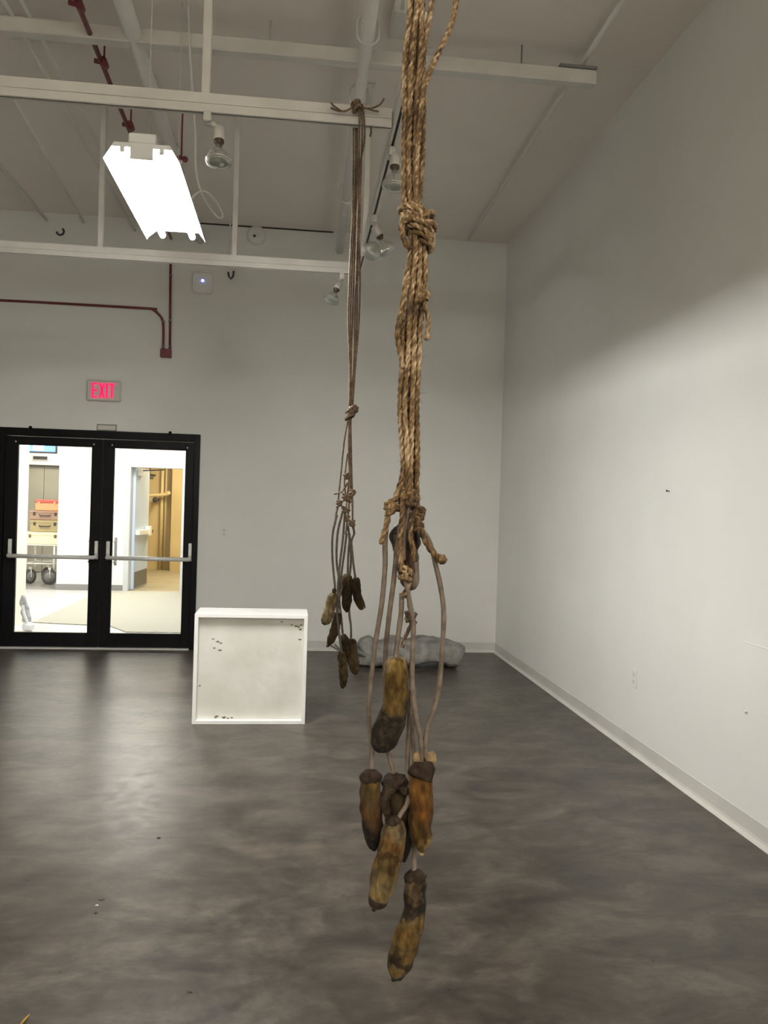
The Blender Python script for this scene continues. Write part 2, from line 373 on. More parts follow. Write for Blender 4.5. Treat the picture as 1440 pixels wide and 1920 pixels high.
# door label plate
p0 = at(182, 795, YB); p1 = at(219, 809, YB)
t = thing('wall_plate', (p0.x, YB, p1.z), 'small grey framed plate resting on the door head under the exit sign', 'sign')
b_ = MB(); b_.box((p0.x, YB-.012, DH+.002), (p1.x, YB, p0.z), .003); b_.build('frame', M['grey'], t)
b_ = MB(); b_.box((p0.x+.012, YB-.014, DH+.012), (p1.x-.012, YB-.011, p0.z-.012)); b_.build('plate', M['exitbox'], t)

# ------------------------------------------------------------------ exit sign
e0 = at(165, 712, YB); e1 = at(227, 755, YB); ex0, ex1, ez1, ez0 = e0.x+.0, e1.x, at(196, 714, YB).z, at(196, 753, YB).z
t = thing('exit_sign', ((ex0+ex1)/2, YB, ez0), 'grey exit sign with glowing red letters on the wall above the glass doors', 'exit sign')
b_ = MB(); b_.box((ex0, YB-.05, ez0), (ex1, YB, ez1), .012); b_.build('housing', 'exitbox', t)
cz = (ez0+ez1)/2; hh = .075; y0, y1 = YB-.056, YB-.049; sw = .019
def poly(q, pts):
    n = len(pts); q.add([(x, y0, z) for x, z in pts]+[(x, y1, z) for x, z in pts], [tuple(range(n)), tuple(range(n, 2*n))[::-1]]+[(i, (i+1) % n, n+(i+1) % n, n+i) for i in range(n)])
def rect(q, x0, x1, z0, z1): poly(q, [(x0, z0), (x1, z0), (x1, z1), (x0, z1)])
lx = ex0+.052; b_ = MB(); rect(b_, lx, lx+sw, cz-hh, cz+hh)
for z in (cz-hh, cz-sw/2, cz+hh-sw*.85): rect(b_, lx+sw, lx+.056, z, z+sw*.85)
b_.build('letter', 'exitred', t)
lx += .070; b_ = MB(); wX = .060
poly(b_, [(lx, cz-hh), (lx+sw, cz-hh), (lx+wX, cz+hh), (lx+wX-sw, cz+hh)]); poly(b_, [(lx+wX-sw, cz-hh), (lx+wX, cz-hh), (lx+sw, cz+hh), (lx, cz+hh)])
b_.build('letter', 'exitred', t)
lx += .070; b_ = MB(); rect(b_, lx, lx+sw, cz-hh, cz+hh); b_.build('letter', 'exitred', t)
lx += .029; b_ = MB(); rect(b_, lx, lx+.056, cz+hh-sw*.9, cz+hh); rect(b_, lx+.019, lx+.038, cz-hh, cz+hh-sw*.9); b_.build('letter', 'exitred', t)

# ------------------------------------------------------------------ lighting tracks
ZT = 3.25
def track(name, p0, p1, label, hangers):
    t = thing(name, ((p0[0]+p1[0])/2, (p0[1]+p1[1])/2, ZT), label, 'light track', 'white lighting tracks below the ceiling')
    ax = Vector((p1[0]-p0[0], p1[1]-p0[1], 0)).normalized(); sd = Vector((-ax.y, ax.x, 0))
    a, c = Vector((*p0, 0)), Vector((*p1, 0))
    def bar(q, w_, z0, z1, o=0):
        vs = [p+sd*(o+s_*w_)+Vector((0, 0, z)) for p in (a, c) for s_, z in ((-1, z0), (1, z0), (1, z1), (-1, z1))]
        q.add(vs, [(0, 1, 2, 3), (4, 5, 6, 7), (0, 1, 5, 4), (1, 2, 6, 5), (2, 3, 7, 6), (3, 0, 4, 7)])
    b_ = MB(); bar(b_, .0205, ZT+.037, ZT+.082); b_.build('strut_channel', 'strut', t)
    b_ = MB(); bar(b_, .006, ZT, ZT+.036, -.0125); bar(b_, .006, ZT, ZT+.036, .0125); bar(b_, .018, ZT+.028, ZT+.036); b_.build('track_rail', 'strut', t)
    b_ = MB(); bar(b_, .0062, ZT+.003, ZT+.027); s_ = b_.build('track_slot', 'blackm', t); s_['label'] = 'dark slot along the rail'
    for hx, hy in hangers:
        b_ = MB(); b_.box((hx-.019, hy-.019, ZT+.08), (hx+.019, hy+.019, H-.006), .003); b_.box((hx-.04, hy-.04, H-.006), (hx+.04, hy+.04, H)); b_.build('hanger_post', 'strut', t)
    return t
Y1, Y2, Y0, XT = 3.743, 6.14, 1.34, .435
track('lighting_track', (XL+.3, Y1), (XT-.03, Y1), 'white lighting track nearer the camera, crossing above the glowing light', [(-.425, Y1), (-3.2, Y1)])
track('lighting_track', (XL+.3, Y2), (XT-.03, Y2), 'white lighting track farther back, lit by the glowing light', [(-1.41, Y2), (-.462, Y2), (-3.6, Y2)])
track('lighting_track', (XT-.012, 2.98), (XT+.02, Y2+.05), 'white lighting track running towards the back wall behind the ropes', [(XT+.015, 5.6), (XT, 3.2)])
track('lighting_track', (-1.6, Y0), (.45, Y0), 'white lighting track over the camera that the near rope bundle hangs from', [(-1, Y0), (.4, Y0)])

# ------------------------------------------------------------------ track spotlights
def spot(base, aim, pos, label):
    """base: point on the track bottom; pos: centre of the socket; aim: direction of the bulb"""
    base = Vector(base); pos = Vector(pos); a = Vector(aim).normalized()
    t = thing('track_spotlight', base, label, 'spotlight', 'spotlights on the ceiling tracks')
    b_ = MB(); b_.box((base.x-.017, base.y-.035, base.z-.045), (base.x+.017, base.y+.035, base.z-.0005), .004)
    b_.sweep([base+Vector((0, 0, -.04)), (base*.5+pos*.5)+Vector((0, 0, -.01)), pos], .011, 10); b_.build('adapter', 'socket', t)
    b_ = MB(); b_.lathe(pos, a, [(-.012, .012), (-.010, .022), (.045, .024), (.05, .021)]); b_.build('lamp_socket', 'socket', t)
    b_ = MB(); b_.lathe(pos, a, [(.048, .016), (.05, .023), (.062, .023), (.066, .015), (.078, .015)]); b_.build('lamp_base', 'brass', t)
    b_ = MB(); b_.lathe(pos, a, [(.070, .016), (.082, .018), (.092, .026), (.108, .040), (.128, .053), (.144, .0585), (.150, .0585)], 28); b_.build('bulb_reflector', 'bulb', t)
    b_ = MB(); b_.lathe(pos, a, [(.1495, .0575), (.156, .057), (.164, .045), (.169, .028), (.171, .0)], 28); b_.build('bulb_lens', 'lens', t)
spot((-.414, Y1, ZT), (.02, -.12, -1), at(411, 243, Y1-.02), 'clear reflector spotlight hanging straight down right of the glowing light')
spot((XT, 3.95, ZT), (-.02, -.05, -1), at(741, 292, 3.93), 'spotlight half hidden by the near ropes, pointing down')
spot((XT+.005, 4.88, ZT), (.55, .10, -.80), at(703, 428, 4.88), 'spotlight pointing right with a bright glint, just left of the big knot')
spot((XT+.008, 5.5, ZT), (.10, -.95, -.25), at(690, 472, 5.40), 'spotlight seen from the front as a ring behind the far ropes')
spot(atz(641, 514, ZT), (-.42, -.2, -.9), at(637, 532, Y2), 'spotlight at the far track, left of the far rope bundle')

# ------------------------------------------------------------------ fluorescent fixture (glowing)
def fixture(cx, y0, y1, zl, label, near_wires=True):
    t = thing('fluorescent_light', (cx, (y0+y1)/2, zl+.1), label, 'ceiling light')
    prof = [(-.165, 0), (-.158, .012), (-.12, .072), (.12, .072), (.158, .012), (.165, 0)]
    b_ = MB(); th = .003
    outer = [(x, z+th*2) for x, z in prof]; ring = prof+outer[::-1]; k = len(ring)
    vs = [(cx+x, y-(.06 if y == y1 and abs(x) > .14 else 0), zl+z) for y in (y0, y1) for x, z in ring]
    b_.add(vs, [(i, (i+1) % k, k+(i+1) % k, k+i) for i in range(k)])
    def plate_(y, pts):
        n_ = len(pts); b_.add([(cx+x, y+d, zl+z) for d in (-.002, .002) for x, z in pts], [tuple(range(n_)), tuple(range(n_, 2*n_))[::-1]]+[(i, (i+1) % n_, n_+(i+1) % n_, n_+i) for i in range(n_)])
    plate_(y0-.003, [(-.05, .004), (.05, .004), (.05, .055), (.131, .055), (.12, .074), (-.12, .074), (-.131, .055), (-.05, .055)])
    b_.build('reflector', 'refl', t)
    b_ = MB(); b_.box((cx-.06, y0+.003, zl+.079), (cx+.06, y1-.003, zl+.125), .005); b_.build('housing', 'refl', t)
    for s_ in (-1, 1):
        x = cx+s_*.085
        b_ = MB(); b_.cyl((x, y0+.014, zl+.042), (x, y1-.014, zl+.042), .0165, n=20); b_.build('tube', 'tube', t)
        for y in (y0, y1-.014):
            b_ = MB(); b_.box((x-.011, y, zl+.034), (x+.011, y+.014, zl+.076), .002); b_.build('tube_holder', 'white', t)
    for y in (y0+.15, y1-.08):
        b_ = MB(); b_.cyl((cx, y, zl+.12), (cx, y, H), .0022, n=6); b_.build('hanging_wire', 'strut', t)
    return t
def added_fill_light(cx, y0, y1, z, label, m='tube2'):  # out-of-view fill light, added only to raise the room's overall brightness
    t = thing('added_fill_light', (cx, (y0+y1)/2, z), label, 'ceiling light')
    b_ = MB(); b_.box((cx-.06, y0, z), (cx+.06, y1, z+.06), .005); b_.build('housing', 'refl', t)
    for s_ in (-1, 1):
        b_ = MB(); b_.cyl((cx+s_*.045, y0+.03, z-.03), (cx+s_*.045, y1-.03, z-.03), .0165); b_.build('tube', m, t)
        for y in (y0+.005, y1-.025):
            b_ = MB(); b_.box((cx+s_*.045-.012, y, z-.05), (cx+s_*.045+.012, y+.02, z), .002); b_.build('tube_holder', 'white', t)
    for y in (y0+.1, y1-.1):
        b_ = MB(); b_.cyl((cx, y, z+.05), (cx, y, H), .002, n=6); b_.build('hanging_wire', 'strut', t)
added_fill_light(.9, -3.3, -2.1, 3.8, 'right one of two unseen fill strips added behind the camera')
added_fill_light(-1.7, -3.3, -2.1, 3.8, 'left one of two unseen fill strips added behind the camera', 'tube3')
fixture(-.70, 3.77, 4.95, 3.03, 'glowing two-tube fluorescent light hanging below the ceiling')
def cordfn(q):
    p = [(-.63, 4.70, 3.14), (-.58, 4.7, 3.235), (-.52, 4.7, 3.255), (-.46, 4.7, 3.20), (-.425, 4.7, 3.13), (-.455, 4.7, 3.12), (-.53, 4.7, 3.22), (-.575, 4.7, 3.36), (-.59, 4.72, 3.60), (-.63, 4.75, 4.0), (-.66, 4.78, H)]
    cord(q, [Vector(v) for v in p], .0065)
one('power_cord', 'strut', 'white looped power cord beside the glowing fluorescent light', 'cord', cordfn)

# ------------------------------------------------------------------ ceiling pipes and struts
ZP = 4.22
def run_x(q): q.box((XL, 4.93, ZP-.045), (1.80, 5.01, ZP+.04), .006)
t = thing('ceiling_strut', (0, 4.97, ZP), 'long white channel crossing the ceiling with a threaded rod near its right end', 'strut')
b_ = MB(); run_x(b_); b_.build('channel', 'strut', t)
for x in (1.33, -.2, -2.2, -4.2):
    b_ = MB(); b_.cyl((x, 4.97, ZP), (x, 4.97, H), .005, n=8); b_.build('threaded_rod', 'grey' if x > 1 else 'strut', t)
b_ = MB(); b_.box((1.56, 4.92, ZP+.04), (1.80, 5.02, ZP+.058), .004); b_.build('end_clip', 'grey', t)
def hung_pipe(name, x0, x1, y0, y1, z, r, label, hang=(), cat='pipe', m='pipe'):
    t = thing(name, (x0, y0, z), label, cat)
    b_ = MB(); b_.cyl((x0, y0, z), (x1, y1, z), r, n=18); b_.build('pipe', m, t)
    for y in hang:
        x = x0+(x1-x0)*(y-y0)/(y1-y0); b_ = MB()
        R = r+.022; zc = z-.012
        pts = [(x-R*math.cos(a_), y, zc-.02-R*math.sin(a_)) for a_ in [PI*i/14 for i in range(15)]]
        pts = [(x-R*.35, y, z+.09), (x-R, y, z+.04)]+pts+[(x+R, y, z+.04), (x+R*.35, y, z+.09)]
        b_.sweep(pts, .006, 8); b_.cyl((x, y, z+.085), (x, y, H), .005, n=8); b_.build('clevis_hanger', 'strut', t)
    return t
hung_pipe('water_pipe', .315, .43, 2.5, YB, 4.2, .040, 'white pipe in clevis hangers running above the far rope bundle', (3.4, 4.62, 5.39, 7.05))
hung_pipe('water_pipe', -.97, -1.0, 2.5, YB, 4.22, .048, 'thick white pipe running along the ceiling above the glowing light', (4.2, 6.6))
hung_pipe('conduit', 1.70, 1.76, 2.0, 8.45, 4.33, .016, 'long white conduit along the ceiling beside the right wall', ())
hung_pipe('conduit', -1.66, -1.66, 2.0, YB, 4.27, .013, 'left of two parallel white conduits left of the glowing light', ())
hung_pipe('conduit', -1.56, -1.56, 2.0, YB, 4.27, .013, 'right of two parallel white conduits left of the glowing light', ())
hung_pipe('conduit', -1.98, -2.16, 5.6, YB, 4.31, .010, 'thin white conduit high on the left of the ceiling', ())
hung_pipe('conduit', .47, .54, 3.0, 4.60, 4.32, .010, 'thin conduit on the ceiling between both rope bundles', ())
t = hung_pipe('conduit', -2.47, -2.49, 3.0, 8.55, 4.28, .017, 'white conduit at the far left ending in a dark hook', (5.6,))
b_ = MB(); c = at(113, 432, 8.58); b_.sweep([c+Vector((.035*math.cos(a_), 0, .035*math.sin(a_)-.01)) for a_ in [-PI*.95+i*PI*1.25/12 for i in range(13)]], .010, 8); b_.build('hook', 'dark', t)
# drop conduit with dark U hook at the back wall
t = thing('conduit', (-.70, 8.60, 3.9), 'thin vertical conduit on the back wall ending in a dark loop', 'conduit')
b_ = MB(); b_.cyl(at(431, 372, 8.6), at(433, 505, 8.6), .008, n=8); b_.build('pipe', 'pipe', t)
b_ = MB(); b_.sweep([at(428, 510, 8.6), at(429, 518, 8.6), at(433, 523, 8.6), at(437, 518, 8.6), at(438, 508, 8.6)], .009, 8); b_.build('hook', 'dark', t)
# ceiling junction boxes
one('junction_box', 'strut', 'white junction box on the ceiling above the left conduits', 'junction box', lambda q: q.box((-1.78, 5.15, H-.07), (-1.45, 5.30, H), .006))
one('junction_box', 'strut', 'white junction box on the ceiling left of the near ropes', 'junction box', lambda q: q.box((.50, 4.62, H-.08), (.62, 4.9, H), .006))
t = thing('wall_speaker', (-.44, YB, 4.25), 'round white fitting on the back wall just below the ceiling', 'wall fitting')
b_ = MB(); b_.lathe(at(481, 442, YB), (0, -1, 0), [(0, .10), (.012, .10), (.03, .07), (.032, 0)]); b_.build('disc', 'wall', t)
b_ = MB(); b_.ball(at(477, 442, YB-.035), .014, n=10); b_.build('knob', 'dark', t)

# red sprinkler line
t = thing('sprinkler_pipe', (-1.22, 4, 4.2), 'dark red sprinkler pipe along the ceiling, passing behind the glowing light', 'pipe')
b_ = MB(); b_.cyl((-1.20, 2.6, 4.2), (-1.24, 6.3, 4.2), .015); b_.cyl((-1.24, 6.3, 4.2), (-1.29, YB-.03, 4.2), .013); b_.build('pipe', 'red', t)
for y in (4.66, 5.25, 6.1):
    b_ = MB(); b_.cyl((-1.215, y-.04, 4.2), (-1.215, y+.04, 4.2), .023); b_.cyl((-1.215, y, 4.2), (-1.27, y-.02, 4.2), .014); b_.cyl((-1.215, y, 4.2), (-1.215, y, H), .006, n=8); b_.build('fitting', 'red', t)
b_ = MB(); b_.lathe((-1.235, 6.35, 4.19), (0, 0, -1), [(0, .012), (.03, .012), (.035, .022), (.04, .022)]); b_.build('sprinkler_head', 'red', t)
one('ceiling_sprinkler', 'red', 'small red sprinkler head right of the glowing light', 'sprinkler', lambda q: (q.cyl(at(333, 294, 6.0), at(346, 298, 6.0), .014), q.ball(at(347, 299, 6.0), .022, n=10), q.cyl(at(340, 296, 6.0), Vector((at(340, 296, 6.0).x, 6.0, H)), .006)))
# red fire conduit on the wall
def redwall(q):
    y = YB-.019; g = lambda a, c: Vector((at(a, c, y).x, y, at(a, c, y).z))
    q.sweep(smooth_path([tuple(p) for p in (at(-250, 553, y), at(0, 563, y), at(270, 578, y), at(287, 581, y), at(299, 591, y), at(306, 606, y), at(306, 655, y))], .03), .0125, 10)
t = thing('fire_alarm_conduit', at(312, 665, YB), 'dark red conduit bending down to a red box on the back wall', 'conduit')
b_ = MB(); redwall(b_); b_.build('bent_pipe', 'red', t)
b_ = MB(); b_.cyl(at(320, 474, YB-.019), at(318.5, 655, YB-.019), .0125, n=10); b_.build('straight_pipe', 'red', t)
q0 = at(302, 655, YB); q1 = at(322, 672, YB); b_ = MB(); b_.box((q0.x, YB-.055, q1.z), (q1.x, YB, q0.z), .004); b_.build('junction_box', 'red', t)
for (a_, c_) in ((306, 603), (319, 601), (320, 517), (306, 650), (319, 650)):
    b_ = MB(); p = at(a_, c_, YB-.019); b_.cyl(p+Vector((0, 0, -.009)), p+Vector((0, 0, .009)), .017, n=10); b_.build('coupling', 'grey', t)
# wireless access point
p = at(380, 532, YB); t = thing('access_point', (p.x, YB, p.z), 'white rounded square wireless access point with a blue light on the back wall', 'access point')
b_ = MB(); hw = .105; rr = .04; pts = []
for cx_, cz_, a0 in ((hw-rr, hw-rr, 0), (-hw+rr, hw-rr, PI/2), (-hw+rr, -hw+rr, PI), (hw-rr, -hw+rr, 1.5*PI)):
    for i in range(7): a_ = a0+PI/2*i/6; pts.append((cx_+rr*math.cos(a_), cz_+rr*math.sin(a_)))
n = len(pts); lay = [(0, 1), (-.026, 1), (-.036, .9), (-.04, .7)]
b_.add([(p.x+x*s_, YB+d, p.z+z*s_) for d, s_ in lay for x, z in pts], [(i*n+j, i*n+(j+1) % n, (i+1)*n+(j+1) % n, (i+1)*n+j) for i in range(3) for j in range(n)]+[tuple(range(3*n, 4*n))], True); b_.build('housing', 'white', t)
b_ = MB(); b_.ball(at(380, 526, YB-.042), .012, (1, .5, 1), 12); b_.build('status_light', 'led', t)

# wall plates and marks
def plate(p, nrm, label):
    t = thing('outlet', p, label, 'outlet'); b_ = MB()
    if abs(nrm[1]): b_.box((p.x-.037, YB-.006, p.z-.06), (p.x+.037, YB, p.z+.06), .002)
    else: b_.box((XR-.006, p.y-.037, p.z-.06), (XR, p.y+.037, p.z+.06), .002)
    b_.build('cover_plate', 'wall', t)
    for dz in (-.022, .022):
        b_ = MB()
        if abs(nrm[1]): b_.box((p.x-.014, YB-.0075, p.z+dz-.013), (p.x+.014, YB-.006, p.z+dz+.013))
        else: b_.box((XR-.0075, p.y-.014, p.z+dz-.013), (XR-.006, p.y+.014, p.z+dz+.013))
        b_.build('socket_face', 'base', t)
plate(at(420, 998, YB), (0, -1, 0), 'small white outlet cover on the back wall right of the doors')
plate(atx(1190, 1272, XR), (-1, 0, 0), 'white outlet cover low on the right wall')
p = atx(1255, 921, XR); one('nail', 'dark', 'small dark nail in the middle of the right wall', 'nail', lambda q: (q.cyl((XR, p.y, p.z), (XR-.02, p.y-.004, p.z+.002), .0028, n=8), q.cyl((XR-.018, p.y-.004, p.z+.002), (XR-.021, p.y-.004, p.z+.002), .006, n=8)))
p2 = atx(1400, 1334, XR); one('wall_hook', 'white', 'small white wall plug low on the right wall', 'wall plug', lambda q: (q.cyl((XR, p2.y, p2.z), (XR-.012, p2.y, p2.z), .008, .006, n=10)))
p3 = atx(1395, 1203, XR); p4 = atx(1439, 1217, XR)
one('tape_strip', 'white', 'thin white strip stuck on the right wall at the picture edge', 'tape', lambda q: q.add([(XR, p3.y, p3.z+.003), (XR, p4.y-.1, p4.z+.003), (XR-.002, p4.y-.1, p4.z), (XR-.002, p3.y, p3.z), (XR, p3.y, p3.z-.003), (XR, p4.y-.1, p4.z-.003)], [(0, 1, 2, 3), (3, 2, 5, 4)]))

# ------------------------------------------------------------------ white box
bx0, bx1, bh, by0, by1 = -.630, .143, .76, 5.75, 6.09
t = thing('display_box', ((bx0+bx1)/2, by0, 0), 'square white box standing on the floor with a stained recessed panel', 'display box')
fwid = .026; b_ = MB()
b_.box((bx0, by0, 0), (bx0+fwid, by1, bh), .002); b_.box((bx1-fwid, by0, 0), (bx1, by1, bh), .002)
b_.box((bx0+fwid, by0, bh-fwid), (bx1-fwid, by1, bh), .002); b_.box((bx0+fwid, by0, 0), (bx1-fwid, by1, fwid), .002); b_.build('frame', 'canvas_box', t)
m = noisy('stained_panel', (.66, .65, .59), (.76, .76, .71), 3.2, 5, .55, .25, 14, bdist=.01); M['spanel'] = m
b_ = MB(); b_.box((bx0+fwid, by0+.045, fwid), (bx1-fwid, by0+.055, bh-fwid)); b_.build('panel', 'spanel', t)
m = mat('rust_stain', (.16, .12, .07), .7); M['stain'] = m
pan = by0+.0445
for i, (sx, sy, sr) in enumerate([(400, 1198, 3), (408, 1203, 4), (414, 1206, 3), (402, 1215, 3), (412, 1219, 4), (547, 1172, 3), (556, 1174, 4), (563, 1180, 4), (560, 1176, 3), (565, 1172, 3), (562, 1199, 4), (374, 1286, 3), (407, 1343, 4), (420, 1345, 5), (427, 1347, 3), (435, 1346, 3), (404, 1345, 3), (528, 1166, 3)]):
    b_ = MB(); c = at(sx, sy, pan); rm = sr*5.8/1547*.75; k = 9
    ring = [(c.x+rm*(1.4 if j % 2 else 1)*math.cos(2*PI*j/k+i), pan-.0006, c.z+rm*(.5+.3*math.sin(j*2.3+i))*math.sin(2*PI*j/k+i)) for j in range(k)]
    b_.add([(c.x, pan-.0025, c.z)]+ring, [(0, 1+j, 1+(j+1) % k) for j in range(k)], True)
    b_.build('stain_spot', 'stain', t)

# ------------------------------------------------------------------ driftwood block
M['rock'] = noisy('grey_weathered_wood', (.14, .138, .127), (.31, .305, .285), 9, 10, .85, 1.0, 26, bdist=.012)
M['rockd'] = noisy('grey_cut_end', (.09, .09, .085), (.14, .14, .13), 9, 6, .85, .6, 40)
t = thing('driftwood_log', (1.1, 7.85, 0), 'grey weathered driftwood log lying on the floor against the back wall', 'driftwood')
sil = [(668, 1216, 1238, .08), (673, 1201, 1250, .14), (683, 1195, 1256, .19), (692, 1194, 1254, .21), (703, 1200, 1252, .22), (715, 1202, 1250, .22), (729, 1196, 1250, .23), (746, 1195, 1250, .23), (760, 1200, 1251, .24), (779, 1197, 1250, .25), (794, 1195, 1245, .25), (808, 1196, 1243, .25), (829, 1200, 1246, .24), (843, 1204, 1253, .23), (857, 1208, 1257, .23)]
secs = smooth_path([(a_, c_, d_, e_) for a_, c_, d_, e_ in sil], 4.0); n = 26; YR = 7.95; vs = []; b_ = MB()
for i, (sx, sy0, sy1, dep) in enumerate(secs):
    top = at(sx, sy0, YR).z; xx = at(sx, 1225, YR).x; bot = max(.0, atz(sx, sy1, 0).y and (at(sx, sy1, YR-dep*.7).z))
    lean = (i/len(secs))**6*-.0
    for j in range(n):
        th = 2*PI*j/n; cy, sz = math.cos(th), math.sin(th)
        cy = math.copysign(abs(cy)**.55, cy); sz = math.copysign(abs(sz)**.55, sz)
        v = Vector((xx+.045*sz*(i/len(secs))**2, YR+cy*dep, (top+bot)/2+sz*(top-bot)/2))
        v += Vector((0, noise.noise(v*7)*.03, noise.noise(v*9+Vector((3, 1, 2)))*.022 if sz > -.6 else 0)); v.z = max(v.z, .001); vs.append(v)
k = len(secs); b_.add(vs, [(i*n+j, i*n+(j+1) % n, (i+1)*n+(j+1) % n, (i+1)*n+j) for i in range(k-1) for j in range(n)]+[tuple(range(n))], True); b_.build('trunk', 'rock', t)
b_ = MB(); last = vs[-n:]; b_.add([v+Vector((.002, 0, 0)) for v in last], [tuple(range(n))]); e = b_.build('cut_end', 'rockd', t); e['label'] = 'darker flat sawn end'
b_ = MB(); b_.sweep(smooth_path([tuple(p) for p in px([(669, 1206), (665, 1214), (671, 1222), (684, 1228), (694, 1229)], YR-.17)], .01), [.030-.0215*min(1, i/26) for i in range(len(smooth_path([tuple(p) for p in px([(669, 1206), (665, 1214), (671, 1222), (684, 1228), (694, 1229)], YR-.17)], .01)))], 10, lump=.004, ls=30); b_.build('curled_edge', 'rock', t)
b_ = MB(); cord(b_, px([(616, 1208), (632, 1217), (650, 1228), (672, 1234)], YR-.05), .010); b_.build('branch', 'rockd', t)
b_ = MB(); cord(b_, px([(627, 1208), (640, 1219), (655, 1226), (672, 1230)], YR+.0), .008); b_.build('branch', 'rockd', t)

# ------------------------------------------------------------------ near rope bundle
YN = 1.34
K = YN/FPX   # metres per pixel
nb = thing('rope_bundle', at(745, 1200, YN), 'thick bundle of knotted manila ropes hanging in the foreground', 'rope bundle', 'hanging rope bundles')
nb.location = at(778, 0, YN)
zt = ZT+.085; xtop = .135
top_px = lambda i: None
# centre line and half width of the bundle in pixels by height
cen = [(0, 786, 13), (60, 782, 15), (120, 778, 18), (200, 776, 20), (300, 773, 18), (380, 773, 14), (430, 780, 10), (480, 782, 14), (540, 778, 18), (600, 772, 18), (680, 771, 16), (760, 767, 14), (840, 767, 13), (900, 767, 14), (935, 768, 13)]
offs = [(-1.0, -.3), (-.33, -1.1), (.36, -.9), (1.0, -.2), (-.65, .8), (.05, .3), (.7, .9), (0, 1.5)]
for i, (ox, oy) in enumerate(offs):
    pts = [Vector((xtop+ox*.02, YN-.022-(.006 if oy < 0 else 0), zt+.006)), Vector((xtop+ox*.02, YN-.030, ZT+.04)), Vector((xtop+.01+ox*.018, YN-.02, ZT-.25)), at(796+ox*14+(14 if i == 3 else 0), -260, YN+oy*.010), at(790+ox*14+(13 if i == 3 else 0), -110, YN+oy*.011)]
    for (yy, cx_, hw_) in cen:
        wob = noise.noise(Vector((i*3.1, yy*.006, 0)))*.42
        x_ = cx_+(ox+wob)*hw_
        if i == 3 and yy < 110: x_ += (110-yy)*.10
        if i == 0 and yy < 110: x_ -= (110-yy)*.03
        pts.append(at(x_, yy, YN+oy*.011+noise.noise(Vector((i*5.7, yy*.005, 4)))*.005))
    if i == 0: pts = pts[:-2]+px([(756, 880), (748, 915), (738, 940)], YN-.008)
    b_ = MB(); rope(b_, pts, .0048 if i < 7 else .0052); b_.build('rope_strand', 'rope', nb)
b_ = MB(); b_.sweep(smooth_path([tuple(p) for p in px([(868, -120), (864, -60), (856, 0), (845, 50), (822, 100), (802, 145), (793, 175), (786, 240), (782, 300), (780, 380)], YN-.02)], .0028), .0049, 15, prof=strand_prof(.034)); s_ = b_.build('rope_strand', 'rope', nb)
b_ = MB(); rope(b_, [Vector((.36, YN-.02, zt+.004)), Vector((.365, YN-.03, ZT-.1)), at(880, -400, YN-.02), at(872, -240, YN-.02), at(868, -120, YN-.02)], .0049); b_.build('rope_strand', 'rope', nb)
def loop(q, c, rx, rz, ry, tilt, r=.0052, Y=YN, turns=1.0, ph=0, dz=0, mat_pitch=.034):
    """ellipse around the bundle; centre px, rx px wide, ry depth m, tilt radians in the picture plane"""
    C0 = at(c[0], c[1], Y); k_ = Y/FPX; pts = []
    for i in range(int(20*turns)+1):
        a_ = ph+2*PI*i/20; x_ = rx*math.cos(a_)*k_; z_ = rz*math.cos(a_*1.0+.9)*k_*.35
        xr = x_*math.cos(tilt)-z_*math.sin(tilt); zr = x_*math.sin(tilt)+z_*math.cos(tilt)
        pts.append(C0+Vector((xr, ry*math.sin(a_), zr+dz*i/20*k_)))
    rope(q, pts, r, mat_pitch, .0026)
b_ = MB()
for c, rx, tl, ry, dz in (((771, 396), 21, -.15, .022, 0), ((776, 405), 25, -.50, .026, 0), ((774, 418), 25, .25, .027, 0), ((780, 420), 29, -.62, .030, 0), ((785, 431), 30, -.58, .032, 0), ((787, 443), 29, -.62, .030, 0), ((790, 452), 24, -.66, .026, 0), ((795, 415), 19, .55, .030, 0), ((770, 410), 20, .45, .024, 0), ((795, 462), 14, -.5, .020, 0), ((798, 430), 17, -.1, .030, 0)):
    loop(b_, c, rx, 8, ry, tl, .0050)
rope(b_, px([(757, 400, -.01), (754, 425, -.015), (757, 448, -.012), (764, 462, -.008), (771, 468, -.002)], YN), .0052)
rope(b_, px([(760, 392, -.01), (772, 384, -.02), (790, 390, -.022), (800, 405, -.012)], YN), .0054)
k_ = b_.build('big_knot', 'rope', nb)
# side ends under the big knot
b_ = MB(); rope(b_, px([(768, 520, -.008), (757, 560, -.012), (749, 598, -.012), (745, 628, -.010), (749, 655, -.008), (757, 690, -.004)], YN), .0048); b_.build('rope_strand', 'rope', nb)
b_ = MB(); rope(b_, px([(787, 520, -.01), (792, 548, -.012), (797, 575, -.012), (803, 600, -.014), (801, 630, -.012)], YN), .0042); b_.ball(at(800.5, 632, YN-.012), .0058, n=10, lump=.4); b_.build('rope_end', 'rope', nb)
def small_knot(parent, c, s, Y=YN, r=.0048, mtl='rope', seed=0, nm='knot'):
    b_ = MB(); rnd = random.Random(seed)
    for k in range(4):
        loop(b_, (c[0]+rnd.uniform(-2, 2)*s/14, c[1]+(k-1.5)*s*.45), s*rnd.uniform(.7, .95), s*.5, s*Y/FPX*.8, rnd.choice((-.5, -.25, .3, .6))+rnd.uniform(-.1, .1), r, Y)
    loop(b_, (c[0], c[1]), s*.55, s, s*Y/FPX*.9, 1.25, r, Y)
    b_.build(nm, mtl, parent)
small_knot(nb, (794, 556), 9, YN-.012, .0042, seed=2)
small_knot(nb, (735, 950), 14, YN-.015, .0046, seed=3)
small_knot(nb, (768, 937), 14, YN-.018, .0046, seed=4)
small_knot(nb, (783, 962), 13, YN-.010, .0044, seed=5)
small_knot(nb, (784, 982), 10, YN-.014, .0042, seed=6)
small_knot(nb, (761, 1076), 13, YN-.022, .0044, 'rope', seed=7)
